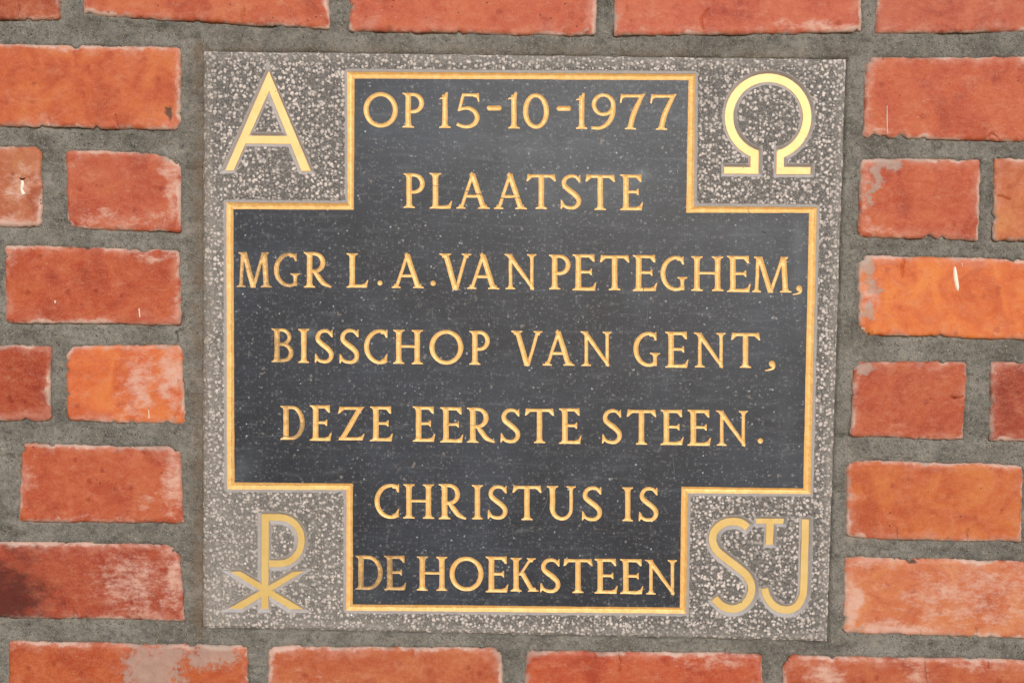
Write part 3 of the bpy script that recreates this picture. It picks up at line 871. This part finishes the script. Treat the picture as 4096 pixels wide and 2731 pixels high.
for _, bd, ins, lo, hi in EMB:
    ix = np.where(np.all((C > lo) & (C < hi), 1) & ok)[0]
    if len(ix): ok[ix[ins(C[ix])]] = False
Tr = Tr[ok]
dc = seg_dist(V, CROSS_OUT, np.roll(CROSS_OUT, -1, 0)); ds = seg_dist(V, STONE, np.roll(STONE, -1, 0))
de = np.full(len(V), 99.)
for V2, bd, ins, lo, hi in EMB:
    ix = np.where(np.all((V > lo - 30) & (V < hi + 30), 1))[0]
    if len(ix): de[ix] = np.minimum(de[ix], seg_dist(V[ix], V2[bd[:, 0]], V2[bd[:, 1]]))
near = np.minimum(dc, de)
smo = np.clip(smooth(17, 5, dc) + smooth(6, 1, de) * .7, 0, 1)
zz = (fbm(V[:, 0] / 9, V[:, 1] / 9, 71, 2) * 0.00022 - 0.00030 * smooth(6, 22, near)) * smooth(0, 9, np.minimum(near, ds)) + 0.0009 * smooth(9, 0, ds)
left = smooth(40, 0, V[:, 0] - 812) * (V[:, 0] < 870)
pal = np.clip(0.55 * smooth(1500, 2300, V[:, 1]) * smooth(2200, 900, V[:, 0]) + 0.75 * smooth(60, 5, ds) + 0.6 * smooth(1000, 840, V[:, 0]) * smooth(600, 900, V[:, 1]), 0, .9) * (.7 + .5 * fbm(V[:, 0] / 80, V[:, 1] / 80, 77))
P3 = at(V); P3[:, 1] = zz
Trw = fix_winding(V, Tr)
P3[np.arange(len(V))[np.minimum(dc, de) < .01], 1] = 0
ns = len(so)
back = at(V[:ns], 0.060) if np.allclose(V[:ns], so, atol=1e-3) else at(so, 0.060)
n0 = len(P3); F3 = [tuple(t) for t in Trw]
F3 += [(i, (i + 1) % ns, n0 + (i + 1) % ns, n0 + i) for i in range(ns)]
z_ = lambda a: np.concatenate([a, a[:ns]])
make_mesh('hammered_margin', np.concatenate([P3, back]), F3, HAMMER, stone, False,
          {'smooth': z_(smo), 'rust': z_(left), 'pale': z_(np.clip(pal, 0, 1))})
bk = at(STONE + (np.array([[1, 1], [-1, 1], [-1, -1], [1, -1]]) * 3), 0.059)
fr = bk.copy(); fr[:, 1] = 0.0045
make_mesh('slab_core', np.concatenate([fr, bk]), [(0, 3, 2, 1), (4, 5, 6, 7), (0, 1, 5, 4), (1, 2, 6, 5), (2, 3, 7, 6), (3, 0, 4, 7)], BEVEL, stone)

# ------------------------------------------------------------------ the brick wall
wall = thing('brick_wall', at([[2048, 2731]])[0] + np.array([0, 0.05, -0.06]),
             'weathered orange-red brick wall with wide grey mortar joints around the inscribed stone', 'wall')
U = 4096 / 2352.0
# corners TL TR BR BL, colour, pale film blobs, mortar smear blobs, burnt blobs, soot blobs, chips  (all in 2352-wide units)
BR = [
 ([-440, -160, 139, -155, 138, 47, -440, 36], (176, 78, 52), [(90, 40, 70, 12, .9)], [], [], [], [(60, 46, 6)]),
 ([190, -150, 760, -128, 757, 69, 190, 34], (200, 92, 60), [(450, -10, 160, 40, .3)], [], [], [(451, 54, 10, 5, .8)], [(451, 57, 9), (205, 45, 14), (262, 47, 8)]),
 ([803, -125, 1372, -115, 1370, 83, 801, 72], (202, 90, 62), [], [(1344, 68, 6, 12, .9)], [], [], [(1344, 76, 8), (1053, 77, 7), (803, 16, 6)]),
 ([1410, -115, 1982, -125, 1979, 75, 1407, 84], (200, 86, 62), [(1880, 60, 130, 16, .9), (1500, 70, 100, 14, .4)], [], [], [], [(1970, 76, 9)]),
 ([2020, -128, 2590, -135, 2590, 70, 2010, 78], (194, 86, 64), [(2060, 68, 60, 12, .7)], [], [], [], []),
 ([-170, 93, 414, 110, 415, 300, -170, 287], (208, 98, 56), [(160, 112, 22, 16, 1.2), (350, 118, 70, 12, .5), (410, 180, 8, 70, .7)], [], [], [(392, 265, 18, 26, 1.0)], [(174, 105, 9), (95, 292, 6), (265, 293, 5), (408, 262, 7), (412, 292, 9), (220, 296, 6)]),
 ([1990, 131, 2570, 129, 2570, 332, 1981, 316], (198, 84, 52), [(1992, 230, 12, 90, .8), (2330, 140, 60, 12, .6), (2010, 300, 60, 16, .8)], [(2008, 268, 12, 40, .35)], [], [], [(2010, 313, 12), (2030, 314, 9), (2123, 313, 9), (1992, 136, 12), (2072, 318, 10)]),
 ([-170, 330, 95, 338, 96, 520, -170, 522], (188, 104, 74), [(50, 430, 60, 80, .8), (20, 500, 80, 24, .7)], [], [], [], [(92, 340, 8)]),
 ([148, 343, 413, 352, 416, 536, 152, 524], (192, 84, 60), [(395, 430, 26, 110, 1.0), (180, 370, 40, 40, .5), (280, 500, 150, 34, .7)], [(390, 365, 26, 10, 1.0)], [], [], [(405, 350, 26), (372, 342, 14), (152, 518, 10)]),
 ([1977, 362, 2256, 366, 2249, 553, 1968, 545], (196, 82, 50), [(1985, 450, 12, 90, .8), (2020, 535, 50, 14, .8)], [(2040, 374, 56, 14, 1.1), (2012, 400, 16, 40, 1.0), (2000, 440, 10, 40, .9)], [], [], [(2136, 547, 12), (2165, 545, 9), (1972, 540, 8), (2200, 368, 6)]),
 ([2282, 362, 2560, 368, 2560, 562, 2279, 553], (208, 116, 74), [(2288, 380, 10, 60, .5)], [], [], [], [(2280, 500, 7), (2284, 430, 5)]),
 ([9, 561, 413, 574, 417, 748, 10, 744], (190, 78, 48), [(330, 745, 140, 16, .9), (360, 592, 60, 14, 1.0), (20, 600, 16, 40, .8), (410, 700, 14, 60, .8), (15, 730, 30, 18, .6)], [], [], [(330, 573, 16, 8, 1.0)], [(328, 566, 13), (200, 564, 8), (10, 590, 7), (295, 566, 8)]),
 ([1974, 585, 2560, 602, 2560, 790, 1970, 768], (234, 120, 58), [(1998, 680, 30, 40, .9)], [(1992, 620, 18, 34, 1.2), (2012, 660, 24, 26, .9), (1995, 715, 16, 30, .9)], [], [(1985, 650, 8, 16, .6), (1990, 762, 20, 6, .8)], [(1976, 590, 10), (2160, 778, 8), (2325, 598, 9), (1975, 765, 14)]),
 ([-170, 787, 116, 795, 118, 968, -170, 966], (168, 58, 34), [(112, 880, 8, 80, .9), (30, 950, 12, 16, .5)], [], [], [], [(58, 962, 9), (104, 945, 7)]),
 ([150, 794, 418, 791, 424, 976, 152, 968], (226, 112, 62), [(320, 880, 44, 90, 1.05), (390, 870, 40, 110, 1.0), (250, 960, 130, 14, .8)], [(405, 960, 16, 22, .7)], [], [], [(152, 800, 14), (152, 830, 7), (150, 850, 6), (151, 905, 6), (300, 970, 6), (260, 972, 5), (380, 972, 7)]),
 ([1962, 830, 2224, 829, 2214, 1010, 1951, 1004], (188, 80, 52), [(1966, 900, 12, 80, .8), (2205, 990, 20, 20, .5), (2120, 845, 80, 14, .4)], [(1985, 845, 30, 18, 1.1)], [(2196, 912, 26, 5, .7)], [], [(1963, 834, 12), (2165, 833, 8), (2222, 925, 5)]),
 ([2274, 829, 2560, 834, 2560, 1022, 2273, 1013], (162, 56, 36), [(2282, 845, 16, 16, .8), (2285, 1000, 10, 8, .6)], [], [], [(2345, 842, 12, 6, .8)], [(2345, 836, 9), (2274, 930, 6), (2300, 1016, 5)]),
 ([49, 1019, 414, 1026, 423, 1203, 41, 1199], (192, 84, 56), [(395, 1110, 36, 90, 1.0), (60, 1100, 26, 90, .55), (230, 1195, 180, 12, .7), (330, 1150, 40, 40, .5)], [], [], [], [(408, 1024, 16), (118, 1021, 7), (50, 1030, 8)]),
 ([1944, 1057, 2350, 1066, 2349, 1247, 1943, 1237], (208, 104, 56), [(1950, 1130, 10, 80, .7)], [], [], [], [(1950, 1062, 14), (2345, 1070, 8)]),
 ([-170, 1240, 412, 1250, 424, 1426, -170, 1417], (170, 64, 46), [(300, 1330, 110, 80, .85), (400, 1330, 30, 90, 1.1), (330, 1400, 40, 40, .8)], [], [(-30, 1370, 210, 110, 1.05), (40, 1270, 160, 60, .55)], [], [(408, 1254, 20), (170, 1420, 4)]),
 ([1940, 1279, 2540, 1293, 2540, 1476, 1936, 1454], (212, 116, 80), [(1960, 1400, 24, 90, 1.3), (2060, 1450, 130, 30, 1.25), (1980, 1296, 50, 12, 1.0), (2250, 1370, 320, 130, .7)], [(1975, 1444, 22, 8, .9)], [], [(2088, 1294, 9, 9, 1.2)], [(2088, 1289, 10), (2114, 1466, 6), (2240, 1468, 7), (1938, 1420, 6)]),
 ([19, 1472, 568, 1482, 571, 1680, 17, 1672], (188, 80, 44), [(60, 1480, 120, 12, .5)], [(360, 1530, 100, 80, 1.0), (480, 1500, 90, 60, .85), (300, 1478, 90, 10, .8)], [], [(440, 1480, 14, 5, .9)], [(440, 1477, 9), (560, 1484, 6)]),
 ([614, 1483, 1154, 1488, 1158, 1690, 612, 1680], (192, 94, 62), [(720, 1560, 120, 60, .4)], [], [], [], [(697, 1488, 9), (1150, 1490, 12), (616, 1486, 10)]),
 ([1205, 1493, 1752, 1500, 1756, 1700, 1203, 1690], (192, 76, 48), [(1650, 1520, 120, 16, .8), (1700, 1560, 60, 30, .4)], [], [], [], [(1207, 1496, 10)]),
 ([1798, 1504, 2400, 1516, 2400, 1710, 1797, 1700], (190, 88, 60), [(1960, 1510, 120, 14, 1.0), (1900, 1550, 50, 30, 1.1), (2100, 1540, 40, 50, .9), (2240, 1530, 120, 14, .8)], [], [], [], [(1800, 1510, 16), (1912, 1508, 6)]),
 ([-570, 1465, -28, 1472, -28, 1672, -570, 1662], (188, 82, 52), [], [], [], [], []),
 ([-600, 560, -42, 562, -40, 746, -600, 744], (188, 82, 52), [], [], [], [], []),
 ([-560, 1012, -5, 1016, -8, 1198, -560, 1196], (188, 82, 52), [], [], [], [], []),
 ([2398, 1068, 2700, 1072, 2700, 1256, 2396, 1248], (192, 90, 58), [], [], [], [], []),
]

NSEEN = len(BR)
def course(y0, y1, a, b, step_):
    x = a
    while (x - b) * step_ < 0:
        w = random.choice([575, 575, 270]) * step_
        l, r = sorted((x + 46 * step_, x + 46 * step_ + w))
        j = [random.uniform(-4, 4) for _ in range(8)]
        BR.append(([l + j[0], y0 + j[1], r + j[2], y0 + j[3], r + j[4], y1 + j[5], l + j[6], y1 + j[7]],
                   random.choice([(194, 84, 54), (204, 98, 60), (186, 78, 50), (208, 112, 72)]), [], [], [], [], []))
        x += w + 46 * step_
for y0, y1, xl, xr in ((-158, 50, -440, 2590), (98, 300, -170, 2570), (338, 530, -170, 2560), (566, 760, -600, 2560), (795, 985, -170, 2560), (1025, 1215, -560, 2700),
                       (1250, 1440, -170, 2540), (1480, 1690, -570, 2400)):
    course(y0, y1, xl, -1000, -1); course(y0, y1, xr, 3350, 1)
course(1740, 1930, -1100, 3350, 1); course(-400, -205, -1200, 3350, 1)

def brick_outline(c, chips, seed, step=2.8):
    c = np.array(c, float).reshape(4, 2) * U
    rad = [random.uniform(10, 26) for _ in range(4)]
    pts = []
    for i in range(4):
        p, q, r = c[i - 1], c[i], c[(i + 1) % 4]
        a = (p - q) / np.linalg.norm(p - q); b = (r - q) / np.linalg.norm(r - q)
        R_ = rad[i]
        for k in range(7):
            t = k / 6
            pts.append((q + a * R_) * (1 - t) ** 2 + 2 * q * t * (1 - t) + (q + b * R_) * t * t)
    P = densify(pts, step * U)
    ctr = c.mean(0)
    d = np.roll(P, -1, 0) - np.roll(P, 1, 0); d /= np.linalg.norm(d, axis=1)[:, None] + 1e-9
    n = np.stack([-d[:, 1], d[:, 0]], 1)
    if ((ctr - P) * n).sum() < 0: n = -n
    s = np.cumsum(np.linalg.norm(np.roll(P, -1, 0) - P, axis=1))
    nz = 4.5 * fbm(s / 110, s * 0 + seed, 3) + 2.9 * fbm(s / 9, s * 0 + seed * 3.1, 9, 3) + 3.2 * fbm(s / 36, s * 0 + seed * 5.3, 19, 2) + 1.2
    ch = np.clip(vnoise(s / 24, s * 0 + seed * 1.7, 5) - .86, 0, 1) * 48 * vnoise(s / 90, s * 0 + seed, 15)
    P = P + n * (nz + ch)[:, None]
    for x, y, r in chips:
        x, y, r = x * U, y * U, r * U * 1.25
        v = P - [x, y]; dd = np.linalg.norm(v, axis=1)
        m = dd < r
        if m.any():
            push = (ctr - [x, y]); 
            inward = n[m]
            P[m] += inward * ((r - dd[m]) * .95 * (.8 + .35 * fbm(P[m][:, 0] / 8, P[m][:, 1] / 8, 13)))[:, None]
    return P

BRK = []
CRACKS = {0: [[(41, -8), (42, 20), (40, 52)]], 5: [[(265, 265), (267, 278), (271, 296)], [(111, 270), (113, 283), (119, 296)], [(173, 100), (172, 122), (173, 140)]],
          19: [[(170, 1392), (169, 1406), (170, 1428)], [(306, 1408), (308, 1430)]], 20: [[(2240, 1443), (2242, 1455), (2240, 1475)], [(2114, 1446), (2112, 1470)]],
          18: [[(2222, 1212), (2220, 1225), (2221, 1245)], [(2060, 1218), (2059, 1245)]], 24: [[(2125, 1500), (2124, 1535), (2131, 1575)], [(2270, 1508), (2271, 1536)]],
          10: [[(2292, 452), (2304, 454), (2318, 460)]], 12: [[(2073, 586), (2075, 606), (2071, 634)]], 15: [[(2184, 913), (2200, 916), (2222, 908)]],
          3: [[(1627, 22), (1615, 38), (1612, 54), (1614, 66)]], 6: [[(2270, 316), (2280, 308), (2298, 326)]], 14: [[(408, 872), (413, 930), (400, 962)]],
          22: [[(948, 1486), (946, 1510)]], 23: [[(1420, 1494), (1424, 1520), (1421, 1540)]], 1: [[(560, 20), (556, 44)]]}
for bi, (c, col, film, smear, burnt, soot, chips) in enumerate(BR):
    O_ = brick_outline(c, chips, bi + 1, 2.8 if bi < NSEEN else 9)
    lo, hi = O_.min(0), O_.max(0)
    g = 11.0 if bi < NSEEN else 26.0
    gx, gy = np.meshgrid(np.arange(lo[0], hi[0], g), np.arange(lo[1], hi[1], g))
    G = np.stack([gx.ravel() + 2 * np.sin(gy.ravel()), gy.ravel() + 2 * np.sin(gx.ravel() * 1.3)], 1)
    G = G[inside(G, O_)]
    A, B = O_, np.roll(O_, -1, 0)
    dg = seg_dist(G, A, B)
    G = G[dg > 4.5]
    n = len(O_)
    lines = []
    for path in CRACKS.get(bi, []):
        L, _ = cat([np.array(p) * U for p in path], [1] * len(path), 8)
        L = wobble(L, 4, .06, 41); L = L[inside(L, O_)]; L = L[seg_dist(L, A, B) > 3]
        if len(L) < 4: continue
        G = G[seg_dist(G, L[:-1], L[1:]) > 6]
        lines.append(L)
    pin = O_.tolist() + G.tolist(); ein = [(i, (i + 1) % n) for i in range(n)]
    for L in lines:
        d_ = np.gradient(L, axis=0); d_ /= np.linalg.norm(d_, axis=1)[:, None] + 1e-9
        nn = np.stack([-d_[:, 1], d_[:, 0]], 1) * (2.6 * np.sin(np.linspace(.5, 2.6, len(L))))[:, None]
        for W_ in (L, L + nn, L - nn):
            k0 = len(pin); pin += W_.tolist(); ein += [(k0 + i, k0 + i + 1) for i in range(len(W_) - 1)]
    V, Tr = tri(pin, ein)
    Tr = Tr[inside(V[Tr].mean(1), O_)]
    Tr = fix_winding(V, Tr)
    ed = seg_dist(V, A, B); ed[:n] = 0 if len(V) >= n else ed[:n]
    base_y = random.uniform(-0.0007, 0.0002)
    tx, tz = random.uniform(-.6, .6) * 1e-3, random.uniform(-.6, .6) * 1e-3
    u = (V - V.mean(0)) / (hi - lo)
    y = base_y + tx * u[:, 0] + tz * u[:, 1] + 0.0017 * (1 - smooth(0, 5, ed)) ** 1.2 + 0.00055 * fbm(V[:, 0] / 120, V[:, 1] / 120, 80 + bi) + 0.00022 * fbm(V[:, 0] / 24, V[:, 1] / 24, 180 + bi)
    for x_, y_, rx, ry, s in soot: y = y + 0.0016 * min(s, 1) * np.exp(-(((V[:, 0] / U - x_) / rx) ** 2 + ((V[:, 1] / U - y_) / ry) ** 2) * 1.5)
    for L in lines: y = y + 0.0024 * (np.sqrt(((V[:, None, :] - L[None]) ** 2).sum(2)).min(1) < 0.3)
    P3 = at(V); P3[:, 1] = y
    bk = P3[:n].copy(); bk[:, 1] = 0.055
    # the outline vertices keep their order at the head of the list
    F3 = [tuple(t) for t in Tr]
    n0 = len(P3)
    F3 += [(i, (i + 1) % n, n0 + (i + 1) % n, n0 + i) for i in range(n)]
    D2 = V / U
    ty = np.interp(D2[:, 0], [c[0], c[2]], [c[1], c[3]]); by_ = np.interp(D2[:, 0], [c[6], c[4]], [c[7], c[5]])
    strip = 0.85 * smooth(13, 3, D2[:, 1] - ty) * np.clip(.55 + 1.3 * fbm(D2[:, 0] / 60, D2[:, 0] * 0 + bi, 420), 0, 1)
    strip = np.maximum(strip, 0.9 * smooth(12, 2, by_ - D2[:, 1]) * np.clip(.35 + 1.5 * fbm(D2[:, 0] / 50, D2[:, 0] * 0 + bi, 421), 0, 1))
    D2 = D2 + np.stack([20 * fbm(D2[:, 0] / 46, D2[:, 1] / 30, 300 + bi) + 9 * fbm(D2[:, 0] / 12, D2[:, 1] / 9, 330 + bi), 15 * fbm(D2[:, 0] / 40, D2[:, 1] / 30, 360 + bi) + 7 * fbm(D2[:, 0] / 12, D2[:, 1] / 9, 390 + bi)], 1)
    ex = lambda a: np.concatenate([a, a[:n]])
    o = make_mesh('brick', np.concatenate([P3, bk]), F3, BRICK, wall, False,
                  {'edge': ex(ed * K * 1000), 'film': ex(np.maximum(1.0 * blobs(D2, film), strip)), 'smear': ex(blobs(D2, smear)), 'burnt': ex(blobs(D2, burnt)), 'soot': ex(blobs(D2, soot))})
    o.color = lin(*col)
    o.data.polygons.foreach_set('use_smooth', [True] * len(Tr) + [False] * n)
    BRK.append((O_, lo, hi, o, base_y))

# mortar: one relief sheet, open where the bricks and the stone sit
xs = np.concatenate([np.arange(-1760, -60, 20.0), np.arange(-60, 4160, 7.0), np.arange(4160, 5850, 20.0)])
ys = np.concatenate([np.arange(-720, -40, 20.0), np.arange(-40, 2780, 7.0), np.arange(2780, 3400, 20.0)])
gx, gy = np.meshgrid(xs, ys)
P = np.stack([gx.ravel(), gy.ravel()], 1)
nx, ny = len(xs), len(ys)
dist = np.full(len(P), 60.0); below = np.zeros(len(P))
for O_, lo, hi, o, by in BRK:
    ix = np.where(np.all((P > lo - 60) & (P < hi + 60), 1))[0]
    if not len(ix): continue
    Pi = P[ix]
    core = np.all((Pi > lo + 100) & (Pi < hi - 100), 1)
    ins_ = inside(Pi, O_)
    rest = ~core
    sd = np.full(len(ix), -40.0)
    dd = seg_dist(Pi[rest], O_, np.roll(O_, -1, 0))
    sd[rest] = np.where(ins_[rest], -dd, dd)
    nearer = sd < dist[ix]
    bl = smooth(hi[1] - 60, hi[1] - 20, Pi[:, 1])
    below[ix] = np.where(nearer, bl, below[ix])
    dist[ix] = np.minimum(dist[ix], sd)
sdS = seg_dist(P, SO, np.roll(SO, -1, 0)) * np.where(inside(P, SO), -1, 1)
hole = (dist < -22) | (sdS < -14)
x, y = P[:, 0], P[:, 1]
dep = 0.0013 + 0.0009 * fbm(x / 130, y / 70, 201) + 0.00050 * fbm(x / 22, y / 16, 205) + 0.00030 * fbm(x / 9, y / 9, 207, 2)
crev = smooth(15, 1, dist) * np.clip(0.35 + 1.1 * fbm(x / 60, y / 60, 211), 0, 1)
lip = smooth(16, 2, dist) * np.clip(-0.1 - 1.6 * fbm(x / 90, y / 90, 213), 0, 1)
dep = dep + 0.0032 * crev * (0.15 + 0.85 * below) - 0.0013 * lip - 0.0008 * smooth(30, 4, dist) * (1 - below) * np.clip(.6 + fbm(x / 70, y / 70, 215), 0, 1)
nearS = smooth(70, 8, np.abs(sdS))
dep = dep * (1 - .62 * nearS) + 0.0003 * nearS
right = (x > 3280) & (x < 3440) & (y > 200) & (y < 2600)
bott = (y > 2480) & (y < 2620) & (x > 790) & (x < 3340)
gapS = smooth(9, 1, np.abs(sdS - 2)) * np.where(right | bott, 1.0, 0.25)
dep = dep + 0.0034 * gapS
dep = np.where(dist < 0, np.maximum(dep, 0.0026), dep)
dep = np.where(sdS < 0, np.maximum(dep, 0.0035), dep)
rust = np.clip(smooth(75, 10, np.abs(sdS)) * ((x < 815) & (y > 150) & (y < 2560)) * 1.0 + smooth(60, 10, sdS) * (y < 240) * .5 * (sdS > 0), 0, 1)
pale = np.clip(smooth(14, 2, dist) * (0.35 + fbm(x / 90, y / 90, 219)), 0, 1)
W3 = at(P); W3[:, 1] = dep
idx = np.arange(nx * ny).reshape(ny, nx)
q = np.stack([idx[:-1, :-1], idx[1:, :-1], idx[1:, 1:], idx[:-1, 1:]], -1).reshape(-1, 4)
q = q[~np.all(hole[q], 1)]
used = np.unique(q); rm = -np.ones(len(P), int); rm[used] = np.arange(len(used))
# mortar cracks running out of brick corners
crk = []
for path in ([(1222, 700), (1178, 715), (1190, 745), (1186, 790)], [(1170, 1395), (1185, 1380), (1188, 1350)]):
    crk.append(np.array([(a * Q, 900 + b * Q) for a, b in path]))
crack = np.zeros(len(used))
for c_ in crk: crack = np.maximum(crack, smooth(5, 1.5, seg_dist(P[used], c_[:-1], c_[1:])))
crack = np.maximum(crack, smooth(4, 0, np.abs(sdS[used] - 2)) * (right | bott)[used] * .95)
o = make_mesh('mortar', W3[used], rm[q], MORTAR, wall, True, {'rust': rust[used], 'pale': pale[used], 'crack': crack})

# dried paint splashes and a drilled hole on three bricks
def splash(brick, path, widths, h=0.0005):
    Pp, w = cat(path, widths, 5)
    Pp = np.array(Pp) * U; w = np.array(w) * U
    d = np.gradient(Pp, axis=0); d /= np.linalg.norm(d, axis=1)[:, None]
    n = np.stack([-d[:, 1], d[:, 0]], 1)
    m = len(Pp); by = brick[4]
    prof = [(-.5, .0006), (-.3, -h * .8), (0, -h), (.3, -h * .8), (.5, .0006)]
    vs = np.concatenate([at(Pp + n * (w * a)[:, None], by + b - .0003) for a, b in prof])
    fs = [(j * m + i, j * m + i + 1, (j + 1) * m + i + 1, (j + 1) * m + i) for j in range(4) for i in range(m - 1)]
    o = make_mesh('paint_splash', vs, fs, PAINT, None, True)
    loc = o.location.copy()
    o.parent = brick[3]; o.location = loc - wall.location - brick[3].location
    return o
splash(BRK[12], [(2192, 612), (2193, 622), (2195, 640), (2198, 658), (2199, 668)], [3, 9, 11, 10, 2])
splash(BRK[12], [(2208, 603), (2209, 612)], [1.6, 1.6])
splash(BRK[7], [(51, 415), (52, 425), (50, 435), (55, 447)], [7, 9, 6, 9])
splash(BRK[11], [(320, 708), (322, 728)], [2.2, 2.6])
splash(BRK[11], [(127, 690), (128, 696)], [3, 3])
splash(BRK[6], [(2037, 243), (2037, 275), (2038, 308)], [1.2, 2.0, 1.2])
h_ = splash(BRK[7], [(46, 409), (52, 412), (58, 409)], [3, 5, 3], .0004); h_.name = 'drill_hole'; h_.data.materials[0] = HOLE
splash(BRK[14], [(342, 1340 * .342 + 517 - 35), (343, 1340 * .342 + 517 - 15)], [1.3, 2])
